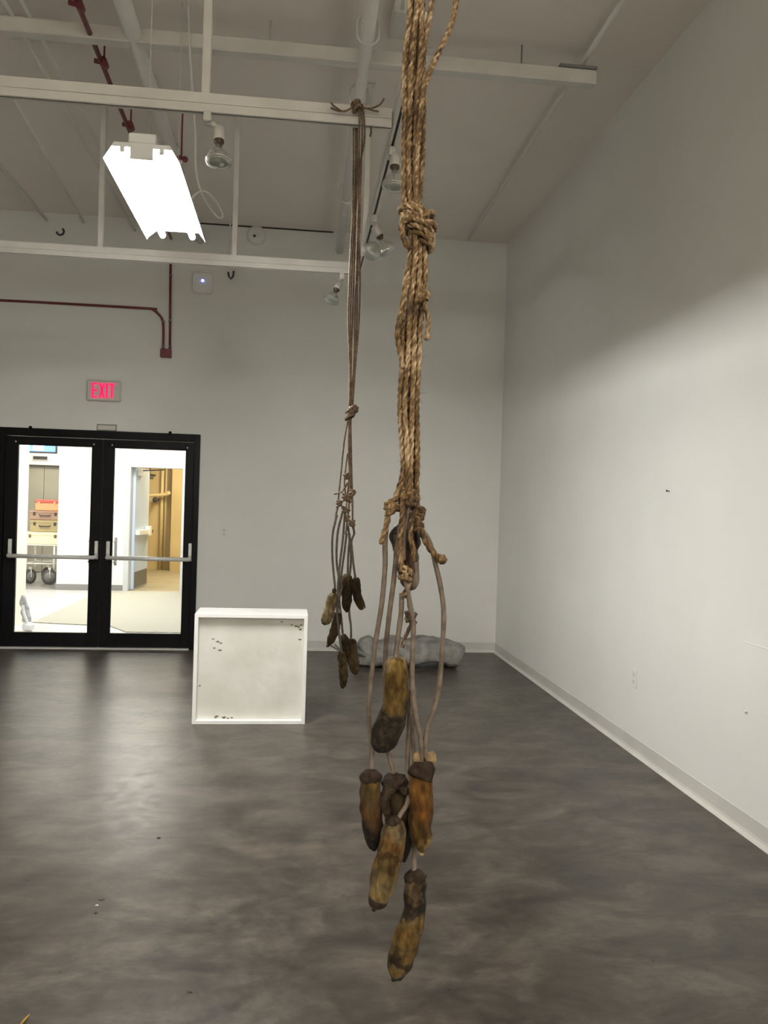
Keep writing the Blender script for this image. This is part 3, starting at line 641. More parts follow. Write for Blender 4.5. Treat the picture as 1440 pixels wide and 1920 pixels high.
small_knot(nb, (771, 1157), 10, YN-.006, .0036, 'rope2', seed=8)
b_ = MB(); rope(b_, px([(745, 938, -.012), (757, 912, -.01), (760, 890, -.006)], YN), .0046); rope(b_, px([(748, 960, -.01), (751, 940, -.01), (759, 915, -.012)], YN), .0042); b_.build('rope_strand', 'rope', nb)
b_ = MB(); rope(b_, px([(728, 955, -.02), (727, 975, -.02), (720, 1000, -.02), (715, 1021, -.02)], YN), .0050); b_.build('rope_end', 'rope', nb)
b_ = MB(); rope(b_, px([(756, 920, -.022), (755, 960, -.026), (752, 1000, -.028), (750, 1040, -.028), (755, 1066, -.026), (766, 1090, -.02), (762, 1106, -.02), (756, 1120, -.02)], YN), .0052); b_.build('rope_end', 'rope', nb)
b_ = MB(); rope(b_, px([(782, 950, -.016), (770, 985, -.024), (770, 1010, -.026), (775, 1030, -.026), (778, 1052, -.02)], YN), .0050); b_.build('rope_end', 'rope', nb)
b_ = MB(); rope(b_, px([(786, 985, -.018), (795, 1008, -.022), (806, 1028, -.024), (818, 1042, -.026), (830, 1050, -.026)], YN), .0058)
b_.ball(at(829, 1049, YN-.026), .0085, n=12, lump=.5, ls=200); b_.build('rope_end', 'rope', nb)
b_ = MB(); rope(b_, px([(777, 985, .0), (783, 940, .0), (780, 905, 0)], YN), .0046); b_.build('rope_strand', 'rope', nb)
b_ = MB(); rope(b_, px([(762, 1085, -.012), (765, 1110, -.008), (768, 1140, -.006), (772, 1165, -.006), (762, 1190, .0), (754, 1214, .002)], YN), .0036); b_.build('rope_end', 'rope2', nb)
# stray fibres
b_ = MB(); rnd = random.Random(5)
for i in range(190):
    yy = rnd.uniform(0, 1060); cs = [c for c in cen if c[0] <= yy][-1]; sgn = rnd.choice((-1, 1)); x_ = cs[1]+sgn*cs[2]*.95
    if yy > 935: x_ = 768+sgn*16
    ln = rnd.uniform(4, 15); p0 = at(x_, yy, YN-.01); d_ = Vector((sgn*rnd.uniform(.5, 1), rnd.uniform(-.6, .2), rnd.uniform(-.9, .9))).normalized()*ln*K
    b_.sweep([p0, p0+d_*.5+Vector((0, 0, -.1*ln*K)), p0+d_], [.00025, .0002, .0001], 3)
f_ = b_.build('stray_fibres', 'rope', nb); f_['kind'] = 'stuff'

# ------------------------------------------------------------------ pods
def pod(Y, rows, stops, seed, label, group, cords=(), cap=None, tip=None, flat=.92, lump=.0034, cordm='leath', cr=.0042, rough=.62, n=28):
    """rows: (px, py, r px[, dY])"""
    k_ = Y/FPX; rows = [r_ if len(r_) > 3 else (*r_, 0) for r_ in rows]
    W = [(*at(a_, c_, Y+d_), q_*k_) for a_, c_, q_, d_ in rows]
    t = thing('hanging_pod', W[0][:3], label, 'hanging pod', group)
    path = smooth_path(W, .0035 if Y < 2 else .007)
    b_ = MB(); b_.sweep([p[:3] for p in path], [max(p[3], .0006) for p in path], n, flat=flat, lump=lump*(1 if Y < 2 else 1), ls=55)
    b_.build('body', pod_mat(label[:20], stops, seed, rough), t, attr=True)
    for c_ in cords:
        b_ = MB(); cord(b_, px(c_, Y), cr); b_.build('cord', cordm, t)
    if cap:
        cx_, cy_, rx_, rz_, mm = cap
        b_ = MB(); b_.ball(at(cx_, cy_, Y+rows[0][3]-.001), 1.0, (rx_*k_, rx_*k_*flat, rz_*k_), 20, lump=.22, ls=110 if Y < 2 else 40); c2 = b_.build('cap', mm, t); c2['label'] = 'cap around the cord at the top'
    if tip:
        cx_, cy_, r_, mm = tip
        b_ = MB(); b_.ball(at(cx_, cy_, Y+rows[-1][3]), r_*k_, (1, 1, .9), 12, lump=.3, ls=150); b_.build('tip', mm, t)
    return t
GN = 'pods of the near rope bundle'; GF = 'pods of the far rope bundle'
OC = (.17, .105, .028); OCL = (.30, .21, .085); BR = (.10, .045, .013); DK = (.022, .017, .014); DG = (.034, .028, .022); PL = (.36, .28, .15); OR = (.20, .095, .02)
pod(YN, [(741, 1231, 5, -.01), (741, 1234, 14, -.01), (742, 1243, 21, -.01), (743, 1268, 23, -.01), (743, 1300, 23.5, -.01), (740, 1330, 26, -.01), (732, 1355, 28, -.01), (722, 1377, 27.5, -.01), (715, 1393, 24, -.01), (710, 1403, 17, -.01), (707, 1409, 5, -.01)],
    [(.0, PL), (.07, OCL), (.17, OC), (.40, (.14, .085, .022)), (.50, (.11, .075, .026)), (.57, (.035, .028, .018)), (.64, DK), (.72, (.07, .05, .03)), (.78, DK), (.87, (.06, .048, .035)), (.93, DK), (1, DG)], 1,
    'largest pod, ochre above and charred black below, highest of the near lower cluster', GN,
    cords=[[(753, 1112, -.012), (752, 1150, -.012), (746, 1195, -.011), (741, 1236, -.01)]])
pod(YN, [(695, 1452, 12, -.004), (695, 1462, 18, -.004), (695, 1478, 19, -.004), (696, 1505, 20.5, -.004), (697, 1530, 21, -.004), (698, 1555, 19, -.004), (700, 1575, 14.5, -.004), (701, 1588, 9, -.004), (702, 1595, 3, -.004)],
    [(.0, OC), (.25, (.09, .06, .028)), (.5, BR), (.68, (.06, .035, .02)), (.8, DK), (1, DG)], 2,
    'dark brown pod with a round black cap at the far left of the near cluster', GN,
    cords=[[(727, 955, -.012), (722, 1020, -.01), (722, 1060, -.008), (716, 1130, -.004), (704, 1205, -.0), (696, 1270, .002), (691, 1320, .006), (693, 1365, .02), (697, 1400, .012), (697, 1425, .004), (695, 1455, -.004)]], cap=(695, 1458, 20.5, 16.5, 'cap'))
t = pod(YN+.012, [(741, 1462, 18), (743, 1480, 22), (745, 1510, 23), (749, 1545, 21), (754, 1580, 17), (757, 1602, 11), (758, 1616, 3)],
    [(.0, (.05, .035, .02)), (.3, (.07, .045, .022)), (.6, (.035, .02, .012)), (1, DK)], 3,
    'dark pod with a ragged husk, half hidden in the middle of the near cluster', GN,
    cords=[[(752, 990, -.03), (744, 1030, -.02), (738, 1090, -.016), (729, 1160, -.012), (723, 1225, .02), (722, 1300, .03), (726, 1380, .03), (730, 1420, .01), (736, 1440, -.0), (740, 1462, -.002)]], cap=(742, 1468, 27, 18, 'cap'))
def flap(parent, rows, Y, mtl, name='husk', th=.0022, bulge=.006):
    vs = []; nx = 7; P = smooth_path([tuple(r_) for r_ in rows], 4)
    for i, (xa, ya, xb, yb) in enumerate(P):
        for j in range(nx):
            u_ = j/(nx-1); v = at(xa+(xb-xa)*u_, ya+(yb-ya)*u_, Y-bulge*math.sin(PI*u_)); v += Vector((0, noise.noise(v*90)*.003, noise.noise(v*70)*.002)); vs.append(v)
    k = len(P); b_ = MB(); b_.add(vs, [(i*nx+j, i*nx+j+1, (i+1)*nx+j+1, (i+1)*nx+j) for i in range(k-1) for j in range(nx-1)], True)
    o = b_.build(name, mtl, parent); md = o.modifiers.new('thickness', 'SOLIDIFY'); md.thickness = th; return o
flap(t, [(720, 1466, 764, 1462), (717, 1480, 744, 1484), (712, 1495, 733, 1496), (713, 1510, 731, 1510), (717, 1522, 735, 1520), (722, 1532, 732, 1530)], YN-.016, 'cap')
flap(t, [(744, 1478, 766, 1476), (750, 1486, 766, 1484), (756, 1492, 765, 1490)], YN-.016, 'cap')
t = pod(YN, [(789, 1432, 14, -.014), (790, 1446, 20, -.014), (790, 1470, 21.5, -.014), (789, 1500, 22.5, -.014), (789, 1530, 22.5, -.014), (789, 1560, 20.5, -.014), (790, 1580, 16, -.014), (791, 1592, 9, -.014), (791, 1600, 3, -.014)],
    [(.0, (.13, .09, .04)), (.25, OR), (.45, (.16, .065, .014)), (.6, (.10, .05, .014)), (.78, (.13, .075, .02)), (.9, OCL), (1, OC)], 4,
    'orange brown pod hanging from two cords at the right of the near cluster', GN,
    cords=[[(760, 1080, -.02), (768, 1130, -.022), (775, 1170, -.022), (773, 1240, -.02), (774, 1300, -.02), (781, 1350, -.018), (789, 1390, -.016), (790, 1440, -.014)],
           [(792, 995, -.012), (807, 1020, -.012), (817, 1060, -.012), (826, 1100, -.01), (832, 1150, -.01), (829, 1220, -.008), (824, 1280, -.006), (815, 1325, -.006), (802, 1360, -.006), (796, 1400, -.008), (799, 1425, -.008)]], tip=(790, 1601, 5, 'capl'))
flap(t, [(775, 1428, 810, 1428), (764, 1446, 816, 1440), (768, 1454, 814, 1452), (784, 1460, 808, 1466)], YN-.031, 'cap', 'collar', bulge=.012)
b_ = MB(); b_.ball(at(807, 1421, YN-.006), 1, (12*K, 11*K, 13*K), 16, lump=.3, ls=140); e = b_.build('knotted_top', 'capl', t); e['label'] = 'pale lump at the top'
b_ = MB(); b_.ball(at(781, 1424, YN-.012), 1, (9*K, 9*K, 15*K), 14, lump=.2, ls=120); b_.build('knotted_top', 'capl', t)
t = pod(YN, [(741, 1536, 8, -.035), (741, 1542, 17, -.035), (740, 1556, 22, -.035), (735, 1585, 24.5, -.035), (727, 1615, 25, -.035), (719, 1645, 24.5, -.035), (712, 1672, 22, -.035), (709, 1688, 18, -.035)],
    [(.0, (.10, .07, .04)), (.14, (.20, .145, .07)), (.28, (.16, .075, .022)), (.42, (.15, .09, .03)), (.5, (.07, .035, .012)), (.58, (.17, .11, .04)), (.75, (.16, .12, .055)), (.9, (.25, .19, .09)), (1, OCL)], 5,
    'straw coloured pod with a black end in front of the near cluster', GN,
    cords=[[(772, 1290, .01), (767, 1360, .012), (764, 1430, .014), (766, 1480, .0), (764, 1505, -.02), (754, 1522, -.034), (744, 1540, -.036)]], cap=(737, 1540, 15, 11, 'cap'))
b_ = MB(); pe = [(*at(a_, c_, YN-.035), r_*K) for a_, c_, r_ in ((710, 1684, 19.5), (707, 1693, 17.5), (705, 1700, 12), (704, 1705, 3))]; pe = smooth_path(pe, .002)
b_.sweep([p[:3] for p in pe], [p[3] for p in pe], 24, flat=.92); b_.ball(at(701, 1705, YN-.035), .0038, n=10); e = b_.build('tip', 'flap', t); e['label'] = 'black scorched tip'
t = pod(YN, [(778, 1638, 12, -.008), (778, 1650, 20, -.008), (779, 1668, 21, -.008), (778, 1692, 21, -.008), (774, 1716, 22.5, -.008), (768, 1742, 25, -.008), (761, 1768, 26.5, -.008), (754, 1792, 25.5, -.008), (748, 1811, 23, -.008), (745, 1822, 18, -.008), (741, 1832, 11, -.008), (738, 1838, 3, -.008)],
    [(.0, (.10, .07, .045)), (.12, (.12, .08, .04)), (.2, DK), (.33, (.04, .028, .02)), (.42, (.17, .115, .045)), (.56, (.15, .085, .022)), (.68, (.13, .085, .03)), (.76, (.05, .032, .018)), (.88, (.05, .03, .018)), (.94, (.16, .12, .06)), (1, OC)], 6,
    'long mottled brown pod, lowest of the near cluster', GN,
    cords=[[(776, 1290, .012), (773, 1345, .012), (777, 1430, .014), (779, 1500, .016), (778, 1570, .014), (776, 1625, -.004), (776, 1640, -.012)]], cap=(778, 1646, 21, 15, 'cap'), tip=(738, 1836, 5, 'cap'))
t = pod(YN+.022, [(762, 962, 6), (763, 985, 16), (765, 1015, 19), (764, 1045, 20), (766, 1075, 19), (770, 1095, 15), (773, 1106, 6)],
    [(.0, DK), (.3, (.05, .025, .015)), (.6, (.09, .045, .028)), (.85, (.17, .125, .10)), (1, (.20, .16, .13))], 7,
    'brown pod with dark curled flaps tangled behind the ropes, highest of the near pods', GN,
    cords=[[(769, 938, -.034), (763, 970, -.036), (757, 1010, -.036), (756, 1050, -.036)]])
b_ = MB(); pe = smooth_path([(*at(a_, c_, YN+.016), r_*K) for a_, c_, r_ in ((776, 1020, 6), (778, 1050, 7), (778, 1080, 9), (776, 1095, 9), (775, 1105, 3))], .003); b_.sweep([p[:3] for p in pe], [p[3] for p in pe], 16, lump=.001); e = b_.build('side_lobe', 'leath', t); e['label'] = 'paler lobe at the lower right'
flap(t, [(742, 985, 752, 982), (731, 998, 752, 1000), (730, 1012, 751, 1012), (735, 1022, 748, 1022), (737, 1032, 742, 1031)], YN+.01, 'flap', 'curled_flap')
flap(t, [(778, 990, 784, 996), (778, 1005, 788, 1010), (780, 1018, 789, 1020), (779, 1028, 784, 1030), (779, 1037, 782, 1038)], YN+.0, 'flap', 'curled_flap')

# ------------------------------------------------------------------ far rope bundle
YD = 3.70
fb = thing('rope_bundle', at(665, 200, YD), 'slender bundle of weathered ropes tied over the ceiling track farther back', 'rope bundle', 'hanging rope bundles')
ztop = ZT+.088
def frope(pts, r=.0046, nm='rope_strand', mm='rope2'):
    b_ = MB(); rope(b_, pts, r, .036, .005, 12); return b_.build(nm, mm, fb)
for i, (a_, b1, c1, d1, e1) in enumerate(((675, 671, 668, 665, 660), (680, 675, 671, 669, 662), (684, 672, 675, 673, 660))):
    frope([at(672+i*3, 196, Y1), at(674+i*3, 200, YD)]+px([(a_-1, 225), (a_-1, 265), (b1+2, 320), (b1, 400), (c1, 500), (d1, 600), (663+i*1.5, 690), (657+i*2, 762)], YD))
for i, (a_, b1, c1, d1) in enumerate(((663, 661, 657, 653), (667, 665, 661, 657), (670, 668, 665, 661))):
    frope([at(666+i, 196, Y1), Vector((at(666+i, 200, Y1+.035).x, Y1+.035, ztop-.03))]+px([(a_, 243, .075), (a_, 300, .07), (b1, 400, .04), (c1-1, 500, .02), (d1, 600, .0), (656+i, 690, 0), (655+i*2, 762)], YD))
b_ = MB()
for c, rx, tl in (((658, 768), 11, .6), ((660, 772), 13, .55), ((658, 777), 12, .5), ((656, 782), 9, .4), ((662, 768), 8, -.5)): loop(b_, c, rx, 6, .024, tl, .0062, YD)
b_.build('knot', 'rope2', fb)
b_ = MB()
for c, rx, tl in (((667, 194), 8, .3), ((668, 199), 9, -.5), ((669, 204), 8, .6), ((666, 196), 6, 1.2)): loop(b_, c, rx, 6, .02, tl, .0062, YD-.01)
b_.build('knot', 'rope2', fb)
for p in ([(664, 198), (650, 207), (635, 208), (620, 202)], [(664, 199), (645, 209), (628, 200), (620, 192)], [(672, 200), (695, 203), (712, 196), (720, 185)], [(672, 201), (690, 204), (700, 207), (710, 209)], [(695, 238), (696, 246), (694, 256)]):
    frope(px([(*q, -.01) for q in p], YD), .0048, 'loose_end')
for i, (xa, xb, ye) in enumerate(((654, 658, 935), (656, 655, 945), (658, 661, 950), (655, 651, 930))):
    frope(px([(655+i, 785, i*.004), (xa, 830), (xa+1, 880), (xb, ye)], YD+i*.004), .0052)
frope(px([(652, 790, -.006), (645, 830), (640, 880), (636, 920), (634, 942)], YD), .0044)
frope(px([(652, 850), (648, 880), (646, 910), (650, 940), (648, 962)], YD-.008), .0042)
frope(px([(652, 905, -.01), (643, 920, -.012), (634, 925, -.012), (625, 926, -.012)], YD), .0046, 'loose_end')
for s_, c in enumerate(((636, 944), (650, 893), (661, 924), (647, 932), (653, 935), (646, 956), (651, 972), (660, 982))): small_knot(fb, c, 5.5, YD-.012, .0050, 'rope2', seed=20+s_)
for p in ([(661, 925), (665, 926), (667, 922)], [(646, 956), (652, 954), (657, 958)], [(651, 975), (650, 990), (648, 1002)], [(642, 960), (640, 972), (637, 978)]): frope(px([(*q, -.012) for q in p], YD), .0045, 'loose_end')
frope(px([(655, 935), (654, 955), (652, 972)], YD), .005); frope(px([(661, 940), (661, 960), (661, 982)], YD), .005); frope(px([(635, 945), (630, 965), (628, 985)], YD), .005)
fk = dict(cordm='leath2', cr=.0052, n=18, lump=.004)
FD = (.035, .024, .012); FM = (.075, .05, .022); FL = (.22, .16, .085)
pod(YD, [(625, 1112, 5, -.02), (624, 1118, 9.5, -.02), (620, 1135, 10, -.02), (614, 1155, 10, -.02), (609, 1166, 9, -.02), (606, 1171, 3, -.02)], [(0, (.12, .085, .04)), (.4, FL), (.8, (.26, .2, .11)), (1, FM)], 11,
    'paler tan pod at the far left of the far cluster', GF, cords=[[(632, 965, -.02), (624, 1000, -.02), (623, 1040, -.02), (626, 1080, -.02), (628, 1100, -.02), (626, 1114, -.02)]], cap=(627, 1108, 4.5, 7, 'cap'), **fk)
pod(YD, [(634, 1149, 6), (633, 1155, 8.5), (630, 1172, 9), (625, 1190, 8.5), (619, 1203, 7), (615, 1212, 2)], [(0, FD), (.5, FM), (1, FD)], 12,
    'dark slanting pod below the tan pod in the far cluster', GF, cords=[[(642, 962), (633, 1000), (631, 1050), (636, 1085), (641, 1100), (634, 1130), (634, 1152)]], tip=(614, 1211, 3, 'flap'), **fk)
pod(YD, [(651, 1076, 5, .01), (651, 1081, 9.5, .01), (650, 1100, 10, .01), (650, 1125, 9.5, .01), (650, 1140, 7, .01), (651, 1148, 2, .01)], [(0, FM), (.15, FM), (.3, FD), (1, FD)], 13,
    'dark upright pod with a paler top, highest of the far cluster', GF, cords=[[(652, 985, .01), (655, 1010, .01), (653, 1040, .01), (652, 1082, .01)]], **fk)
pod(YD, [(667, 1083, 5), (667, 1088, 8), (668, 1105, 8.5), (671, 1122, 8.5), (677, 1135, 8), (681, 1142, 5)], [(0, FD), (.5, FD), (.85, FM), (1, FL)], 14,
    'short curved dark pod at the right of the far cluster', GF, cords=[[(661, 985), (664, 1000), (659, 1015), (661, 1040), (663, 1060), (667, 1088)]], **fk)
pod(YD, [(643, 1190, 5, .03), (645, 1198, 9, .03), (647, 1212, 9.5, .03), (650, 1228, 8.5, .03), (652, 1238, 3, .03)], [(0, FD), (.6, FD), (1, FM)], 15,
    'dark pod mostly hidden above the two lowest pods of the far cluster', GF, cords=[[(650, 1000, .02), (645, 1040, .02), (639, 1085, .02), (636, 1120, .02), (640, 1160, .025), (643, 1194, .03)]], **fk)
pod(YD, [(659, 1198, 6, .01), (659, 1204, 9.5, .01), (660, 1225, 10.5, .01), (663, 1245, 10.5, .01), (666, 1258, 8, .01), (668, 1265, 3, .01)], [(0, FD), (.3, FM), (.7, (.095, .062, .026)), (1, FM)], 16,
    'brown pod at the lower right of the far cluster', GF, cords=[[(655, 1000, .02), (658, 1050, .03), (654, 1100, .03), (655, 1150, .02), (658, 1175, .01), (658, 1204, .01)]], **fk)
pod(YD, [(641, 1222, 5, -.02), (641, 1230, 8, -.02), (643, 1250, 8.5, -.02), (644, 1272, 8, -.02), (643, 1285, 6, -.02), (642, 1291, 2, -.02)], [(0, FM), (.2, (.10, .07, .03)), (.7, FM), (1, FD)], 17,
    'slim brown pod hanging lowest of the far cluster', GF, cords=[[(647, 960, -.01), (643, 1010, -.01), (637, 1060, -.01), (633, 1110, -.012), (632, 1150, -.015), (636, 1190, -.018), (641, 1226, -.02)]], **fk)

# ------------------------------------------------------------------ hallway beyond the doors
HC = 3.0; YW = 14.1; YE = 17.2; HXL = -3.17
xa = at(108, 1000, YW).x
d0 = at(239, 1000, YW).x; d1 = at(344, 1000, YW).x; dzt = at(290, 874, YW).z
struct('floor_hall', 'hallfloor', ((-7.5, YB, -.1), (1.5, YW, .0)))
struct('floor_lobby', 'lobbyfloor', ((-7.5, YW, -.1), (xa+.02, YE+.2, 0)))
struct('floor_stairwell', 'yfloor', ((xa+.02, YW, -.1), (1.5, 18.8, 0)))
struct('ceiling_hall', 'hallwall', ((-7.5, YB+.2, HC), (1.5, 19, HC+.1)))
struct('wall_hall_left', 'hallwall', ((HXL-.12, YB+.2, 0), (HXL, 10.45, HC)))
struct('wall_hall_right', 'hallwall', ((1.4, YB+.2, 0), (1.52, 19, HC)))
struct('wall_hall_far', 'hallwall', ((xa, YW, 0), (d0, YW+.15, HC)), ((d1, YW, 0), (1.5, YW+.15, HC)), ((d0, YW, dzt), (d1, YW+.15, HC)))
struct('wall_lobby_side', 'hallwall', ((xa, YW+.15, 0), (xa+.12, YE+.2, HC)))
struct('wall_hall_end', 'hallwall', ((-7.6, YB+.2, 0), (-7.5, YE+.2, HC)))
struct('wall_hall_entry', 'hallwall', ((-7.5, YB+.2, 0), (HXL-.12, YB+.3, HC)))
struct('baseboard_hall', 'grey', ((xa, YW-.012, 0), (d0-.05, YW, .10)), ((d1+.05, YW-.012, 0), (1.4, YW, .10)), ((xa-.012, YW-.012, 0), (xa, YW+.5, .10)))
ew = [at(48, 872, YE).x, at(107, 874, YE).x]; ez = at(78, 872, YE).z; ec = at(79, 930, YE).x
struct('wall_lobby_upper', 'hallwall', ((-7.5, YE+.05, ez), (xa+.1, YE+.25, HC)))
struct('wall_lobby_left', 'hallwall', ((-7.5, YE+.05, 0), (ec-.9, YE+.25, ez)))
struct('wall_lobby_right', 'hallwall', ((ec+.9, YE+.05, 0), (xa+.1, YE+.25, ez)))
t = thing('elevator_door', (ec, YE+.1, 0), 'grey green elevator doors behind the luggage cart', 'elevator door')
for s_ in (-1, 1):
    b_ = MB(); b_.box((ec+s_*.004, YE+.1, .01), (ec+s_*.9, YE+.14, ez), .003); b_.build('door_panel', 'elev', t)
b_ = MB(); b_.box((ec-.9, YE+.04, ez-.03), (ec+.9, YE+.1, ez+.005)); b_.build('header_trim', 'dark', t)
p = at(60, 853, YE); q_ = at(90, 864, YE)
t = thing('floor_indicator', ((p.x+q_.x)/2, YE, q_.z), 'dark floor indicator panel above the elevator doors', 'indicator panel')
b_ = MB(); b_.box((p.x, YE+.02, q_.z), (q_.x, YE+.05, p.z), .01); b_.build('frame', 'alu', t)
b_ = MB(); b_.box((p.x+.02, YE+.015, q_.z+.02), (q_.x-.02, YE+.03, p.z-.02)); b_.build('screen', 'dark', t)
# blue sign above
YS = 14.6; s0 = at(46, 840, YS); s1 = at(108, 848.5, YS)
t = thing('hanging_display', ((s0.x+s1.x)/2, YS, s1.z), 'glowing blue and white display above the elevator', 'display')
b_ = MB(); b_.box((s0.x-.3, YS-.02, s1.z-.02), (s1.x-.02, YS+.06, s1.z+.50), .004); b_.build('frame', 'dark', t)
b_ = MB(); b_.box((s0.x-.28, YS-.03, s1.z+.005), (s1.x-.03, YS-.02, s1.z+.48)); b_.build('screen', 'blue', t)
b_ = MB(); w0 = at(63, 845, YS); w1 = at(83, 845, YS); b_.box((w0.x, YS-.034, s1.z+.02), (w1.x, YS-.03, s1.z+.46)); b_.build('screen_area', 'bluew', t)
b_ = MB(); b_.box((s0.x, YS-.01, s1.z+.5), (s0.x+.02, YS+.01, HC)); b_.box((s1.x-.12, YS-.01, s1.z+.5), (s1.x-.1, YS+.01, HC)); b_.build('hanger', 'dark', t)
# hall lights
def panel(x0, x1, y0, y1, label, z=HC):
    t = thing('ceiling_panel_light', ((x0+x1)/2, (y0+y1)/2, z), label, 'ceiling light')
    b_ = MB(); b_.box((x0-.03, y0-.03, z-.02), (x1+.03, y1+.03, z), .003); b_.build('frame', 'white', t)
    b_ = MB(); b_.box((x0, y0, z-.03), (x1, y1, z-.02)); b_.build('diffuser', 'panel', t)
panel(-2.9, -1.7, 10.0, 11.2, 'light panel in the hallway ceiling nearest the glass doors')
panel(-2.9, -1.7, 12.2, 13.2, 'light panel in the hallway ceiling before the far doorway')
panel(-5.4, -4.2, 12.4, 13.6, 'light panel in the ceiling left of the hallway')
panel(-5.0, -4.2, 15.6, 16.4, 'light panel in the elevator lobby ceiling')
M['panel2'] = mat('warm_panel', (1, 1, 1), .5, emit=(1, .86, .58), es=36)
t = thing('ceiling_panel_light', (-1.5, 16.4, 2.85), 'warm light panel in the yellow stairwell', 'ceiling light')
b_ = MB(); b_.box((-2.2, 15.8, HC-.03), (-1.0, 17.0, HC), .003); b_.build('diffuser', 'panel2', t)
# entrance mat
b_ = MB(); pts = [(-3.06, 10.38), (-2.1, 10.15), (-1.83, 9.72), (.9, 9.72), (.9, YW-.05), (-3.06, YW-.05)]
n = len(pts); b_.add([(x, y, .001) for x, y in pts]+[(x, y, .010) for x, y in pts], [tuple(range(n))[::-1], tuple(range(n, 2*n))]+[(i, (i+1) % n, n+(i+1) % n, n+i) for i in range(n)])
tag(b_.build('entrance_mat', 'mat'), 'large grey ribbed mat on the hallway floor', 'mat')
# yellow stairwell
YY = 18.6
struct('wall_stairwell_back', 'ywall', ((xa+.12, YY, 0), (1.4, YY+.1, HC)))
cx_ = at(312, 1000, YY).x
struct('wall_stairwell_left', 'ywall', ((xa+.125, YW+.16, 0), (xa+.145, YY, HC)))
struct('wall_stairwell_right', 'ywall', ((1.38, YW+.16, 0), (1.4, YY, HC)))
struct('wall_stairwell_corner', 'ywall', ((cx_+.14, YY-.35, 0), (cx_+1.4, YY, HC)))
struct('wall_stairwell_front', 'ywall', ((xa+.15, YW+.15, 0), (d0-.02, YW+.17, HC)), ((d1+.02, YW+.15, 0), (1.38, YW+.17, HC)), ((d0-.02, YW+.155, dzt+.02), (d1+.02, YW+.17, HC)))
# door frame of the far doorway
fr = MB(); fr.box((d0-.05, YW-.03, 0), (d0+.035, YW+.16, dzt+.05), .004); fr.box((d1-.035, YW-.03, 0), (d1+.05, YW+.16, dzt+.05), .004); fr.box((d0+.035, YW-.03, dzt-.03), (d1-.035, YW+.16, dzt+.05), .004)
M['frameg'] = mat('door_frame_grey', (.52, .55, .57), .4); tag(fr.build('trim_4', 'frameg'), kind='structure')
# open blue grey door (swung into the stairwell)
hx = d0+.04; t = thing('door_3', (hx, YW+.16, 0), 'blue grey door standing open', 'door'); t['kind'] = 'structure'
dv = Vector((math.sin(.07), math.cos(.07), 0)); nv = Vector((math.cos(.07), -math.sin(.07), 0)); o_ = Vector((hx, YW+.16, 0))
def slab(q, u0_, u1_, n0, n1, z0, z1):
    vs = [o_+dv*u+nv*n_+Vector((0, 0, z)) for z in (z0, z1) for n_ in (n0, n1) for u in (u0_, u1_)]
    q.add(vs, [(0, 1, 3, 2), (4, 5, 7, 6), (0, 1, 5, 4), (2, 3, 7, 6), (0, 2, 6, 4), (1, 3, 7, 5)])
b_ = MB(); slab(b_, 0, .95, 0, .045, .01, dzt-.02); b_.build('door_slab', 'bdoor', t)
b_ = MB(); slab(b_, .06, .92, .045, .05, .03, .30); b_.build('kick_plate', 'bdoor2', t)
b_ = MB(); slab(b_, .05, .90, .05, .12, .93, 1.0); slab(b_, .70, .86, .05, .13, .90, 1.06); b_.build('push_bar', 'whitem', t)
b_ = MB(); slab(b_, .90, .99, .06, .12, .94, .99); b_.build('latch', 'dark', t)
b_ = MB(); slab(b_, .10, .36, .05, .11, dzt-.16, dzt-.06); b_.build('door_closer', 'whitem', t)
b_ = MB(); b_.sweep([o_+dv*.2+nv*.11+Vector((0, 0, dzt-.07)), Vector((d0+.45, YW+.35, dzt-.05)), Vector((d0+.55, YW+.1, dzt-.05))], .010, 8); b_.build('closer_arm', 'dark', t)
# stairwell pipes
yp = YY-.08
t = thing('standpipe', (at(303, 1060, yp).x, yp, 0), 'cream vertical pipes at the back of the yellow stairwell', 'pipe')
for x_, r_ in ((302, .035), (309, .022)):
    b_ = MB(); X_ = at(x_, 1000, yp).x; b_.cyl((X_, yp, 0), (X_, yp, HC-.01), r_); b_.build('pipe', 'ypipe', t)
b_ = MB(); b_.sweep(smooth_path([tuple(p) for p in px([(266, 905), (268, 925), (272, 929), (300, 928), (316, 926)], YY-.25)], .05), .036, 12); b_.ball(at(316, 925, YY-.25), .055, n=12); b_.build('crossing_pipe', 'ypipe', t)
for a_, c_, r_ in ((293, 939, .05), (288, 941, .035), (300, 939, .03), (281, 897, .03), (281, 890, .02)):
    pass
t = thing('valve', at(292, 938, YY-.3), 'dark valve handle below the crossing pipe in the stairwell', 'valve')
b_ = MB(); c = at(292, 938, YY-.3); b_.lathe(c, (0, -1, .2), [(0, .03), (.04, .03), (.045, .06), (.06, .06)]); b_.cyl(c+Vector((0, .02, 0)), c+Vector((0, .3, .02)), .03); b_.build('handwheel', 'dark', t)
t = thing('valve', at(281, 893, YY-.3), 'dark valve hanging near the top of the far doorway', 'valve')
b_ = MB(); c = at(281, 897, YY-.3); b_.cyl(c+Vector((-.07, 0, 0)), c+Vector((.07, 0, 0)), .014, n=8); b_.cyl(c, c+Vector((0, 0, .7)), .014, n=8); b_.cyl(c+Vector((0, 0, .08)), c+Vector((.06, .3, .08)), .02); b_.build('valve_body', 'dark', t)
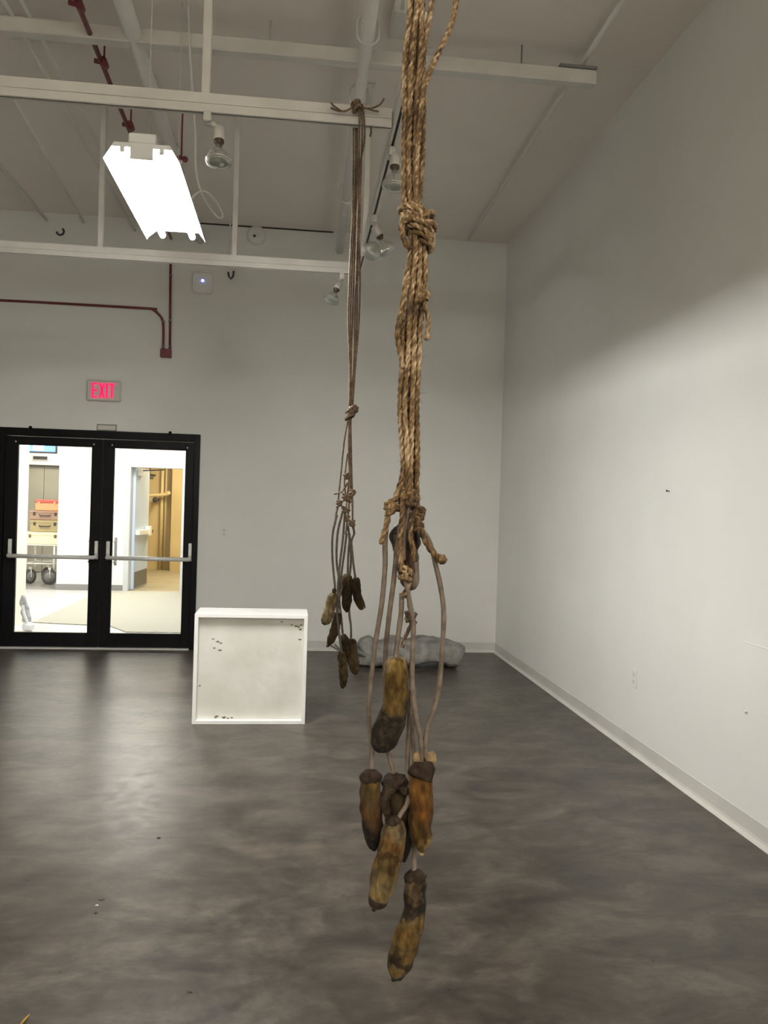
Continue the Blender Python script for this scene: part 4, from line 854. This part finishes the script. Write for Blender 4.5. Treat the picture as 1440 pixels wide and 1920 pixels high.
# luggage cart
YC = 14.85
cx0 = at(45, 1020, YC).x; cx1 = at(108, 1020, YC).x+.12; ct = at(76, 1021, YC).z
t = thing('luggage_cart', ((cx0+cx1)/2, YC+.3, 0), 'white metal cart on large dark wheels carrying a stack of suitcases', 'cart')
b_ = MB(); b_.box((cx0, YC, ct-.02), (cx1, YC+.6, ct), .004); b_.build('tray', 'whitem', t)
b_ = MB()
for x in (cx0+.03, cx1-.18):
    for y in (YC+.03, YC+.57): b_.cyl((x, y, .26), (x, y, ct-.01), .018, n=10)
b_.build('frame', 'whitem', t)
zs = at(70, 1057, YC).z; b_ = MB()
for y in (YC+.03, YC+.57): b_.cyl((cx0+.03, y, zs), (cx1-.18, y, zs), .012, n=8)
for x in (cx0+.03, cx1-.18): b_.cyl((x, YC+.03, zs), (x, YC+.57, zs), .012, n=8)
b_.build('lower_rail', 'whitem', t)
for x, y, ang in ((at(92, 1080, YC).x, YC+.03, .35), (at(53, 1077, YC).x, YC+.10, 1.1), (cx1-.1, YC+.5, .4), (cx0+.25, YC+.57, 1.0)):
    a_ = Vector((math.sin(ang), -math.cos(ang), 0)); c = Vector((x, y, .135))
    b_ = MB(); b_.lathe(c-a_*.02, a_, [(0, .10), (.002, .13), (.038, .13), (.04, .10)], 24); wh = b_.build('wheel', 'rubber', t)
    b_ = MB(); b_.lathe(c-a_*.024, a_, [(0, .03), (.002, .09), (.046, .09), (.048, .03)], 20); b_.build('wheel_disc', 'rubber2', wh)
    b_ = MB(); b_.cyl(c+Vector((0, 0, .0))-a_*.035, c+a_*.035, .012, n=8); b_.box((c.x-.02, c.y-.02, .26), (c.x+.02, c.y+.02, .30)); b_.cyl(c-a_*.03, Vector((c.x, c.y, .28))-a_*.02, .008, n=6); b_.cyl(c+a_*.03, Vector((c.x, c.y, .28))+a_*.02, .008, n=6); b_.build('caster_fork', 'alu', t)
def case(px0, px1, pt, pb, y0, dep, body, lid, label, zprev, latch='dark', handle=True):
    x0 = at(px0, pt, y0).x; x1 = at(px1, pt, y0).x; z1 = at((px0+px1)/2, pt, y0).z; z0 = zprev
    t = thing('suitcase', ((x0+x1)/2, y0+dep/2, z0), label, 'suitcase', 'suitcases stacked on the cart')
    zl = z0+(z1-z0)*(.72)
    b_ = MB(); b_.box((x0, y0, z0), (x1, y0+dep, zl-.004), .012); b_.build('body', body, t)
    b_ = MB(); b_.box((x0, y0, zl), (x1, y0+dep, z1), .012); b_.box((x0+.005, y0+.005, zl-.006), (x1-.005, y0+dep-.005, zl+.004)); b_.build('lid', lid, t)
    w_ = x1-x0
    for f_ in (.16, .84):
        b_ = MB(); b_.box((x0+w_*f_-.02, y0-.008, zl-.04), (x0+w_*f_+.02, y0, zl+.02), .003); b_.build('latch', latch, t)
    if handle:
        b_ = MB(); cx_ = (x0+x1)/2; zz = z0+(z1-z0)*.5; b_.sweep([(cx_-.09, y0, zz+.01), (cx_-.08, y0-.03, zz-.005), (cx_+.08, y0-.03, zz-.005), (cx_+.09, y0, zz+.01)], .010, 8); b_.build('handle', latch, t)
    return z1
M['c1'] = mat('case_cream', (.80, .75, .54), .5); M['c2'] = mat('case_olive', (.42, .34, .17), .5); M['c3'] = mat('case_mauve', (.38, .24, .17), .5); M['c4'] = mat('case_orange', (.66, .36, .17), .5); M['c5'] = mat('case_red', (.55, .10, .08), .5); M['c6'] = mat('latch_brown', (.16, .11, .05), .5)
z = case(45, 115, 998, 1020, YC, .5, 'c1', 'c1', 'cream suitcase at the bottom of the stack on the cart', ct+.001, 'c6', False)
z = case(56, 112, 975, 998, YC+.03, .42, 'c2', 'c2', 'olive tan suitcase second from the bottom of the stack', z+.001)
z = case(55, 114, 958, 975, YC+.02, .42, 'c3', 'c3', 'brownish pink suitcase third in the stack', z+.001)
z = case(66, 110, 937, 958, YC+.05, .36, 'c4', 'c5', 'orange case with a red lid on top of the stack', z+.001, 'c4', False)
# pale bag by the corner of the hallway wall
M['bag'] = mat('pale_cloth', (.40, .42, .46), .7); M['bagw'] = mat('white_cloth', (.85, .87, .9), .6)
t = thing('crumpled_bag', at(50, 1184, 9.75), 'pale grey and white crumpled bag leaning at the lower left of the left glass door', 'bag')
t.location.z = 0
rowsb = smooth_path([(*at(42, 1116, 9.8), .015), (*at(45, 1128, 9.8), .035), (*at(47, 1145, 9.78), .042), (*at(51, 1160, 9.76), .045), (*at(53, 1170, 9.75), .03)], .01)
b_ = MB(); b_.sweep([p[:3] for p in rowsb], [p[3] for p in rowsb], 20, lump=.02, ls=18); b_.build('body', 'bag', t)
c = at(53, 1176, 9.72); c.z = .055; b_ = MB(); b_.ball(c, .055, (1.2, 1, .95), 20, lump=.35, ls=22); b_.build('gathered_base', 'bagw', t)
b_ = MB(); b_.sweep(smooth_path([tuple(p) for p in px([(43, 1135), (45, 1150), (50, 1163), (52, 1172)], 9.70)], .01), .014, 10); b_.build('strap', 'bagw', t)

# ------------------------------------------------------------------ small bits on the floor
def chip(pt, s_, mtl, label, name='paper_scrap', cat='scrap', seed=0):
    rnd = random.Random(seed); k = 7; b_ = MB()
    ring = [(pt.x+s_*math.cos(2*PI*j/k)*rnd.uniform(.6, 1.3), pt.y+s_*math.sin(2*PI*j/k)*rnd.uniform(.4, .8), .0015+rnd.uniform(0, .002)) for j in range(k)]
    b_.add([(pt.x, pt.y, .004)]+ring+[(x, y, .0002) for x, y, z in ring], [(0, 1+j, 1+(j+1) % k) for j in range(k)]+[(1+j, 1+(j+1) % k, 1+k+(j+1) % k, 1+k+j) for j in range(k)]+[tuple(range(1+k, 1+2*k))])
    tag(b_.build(name, mtl), label, cat)
chip(atz(182, 1698, 0), .007, 'white', 'tiny white scrap on the floor at the lower left', seed=1)
chip(atz(190, 1686, 0), .010, 'dark', 'dark crumb on the floor just behind a tiny white scrap', 'crumb', 'crumb', seed=2)
chip(atz(298, 1571, 0), .009, 'dark', 'dark crumb on the floor below the white box, farther back on the left', 'crumb', 'crumb', seed=3)
chip(atz(180, 1712, 0), .008, 'dark', 'dark crumb on the floor in front of a tiny white scrap', 'crumb', 'crumb', seed=4)
M['leaf'] = mat('dry_leaf', (.45, .27, .05), .6)
lf = atz(48, 1917, 0)
b_ = MB(); b_.sweep([lf+Vector((-.012, -.03, .003)), lf+Vector((-.004, 0, .006)), lf+Vector((.004, .014, .010)), lf+Vector((.006, .02, .012))], [.002, .005, .004, .001], 8, flat=.5); tag(b_.build('dry_leaf', 'leaf'), 'tiny yellow leaf scrap on the floor at the bottom left corner', 'leaf')
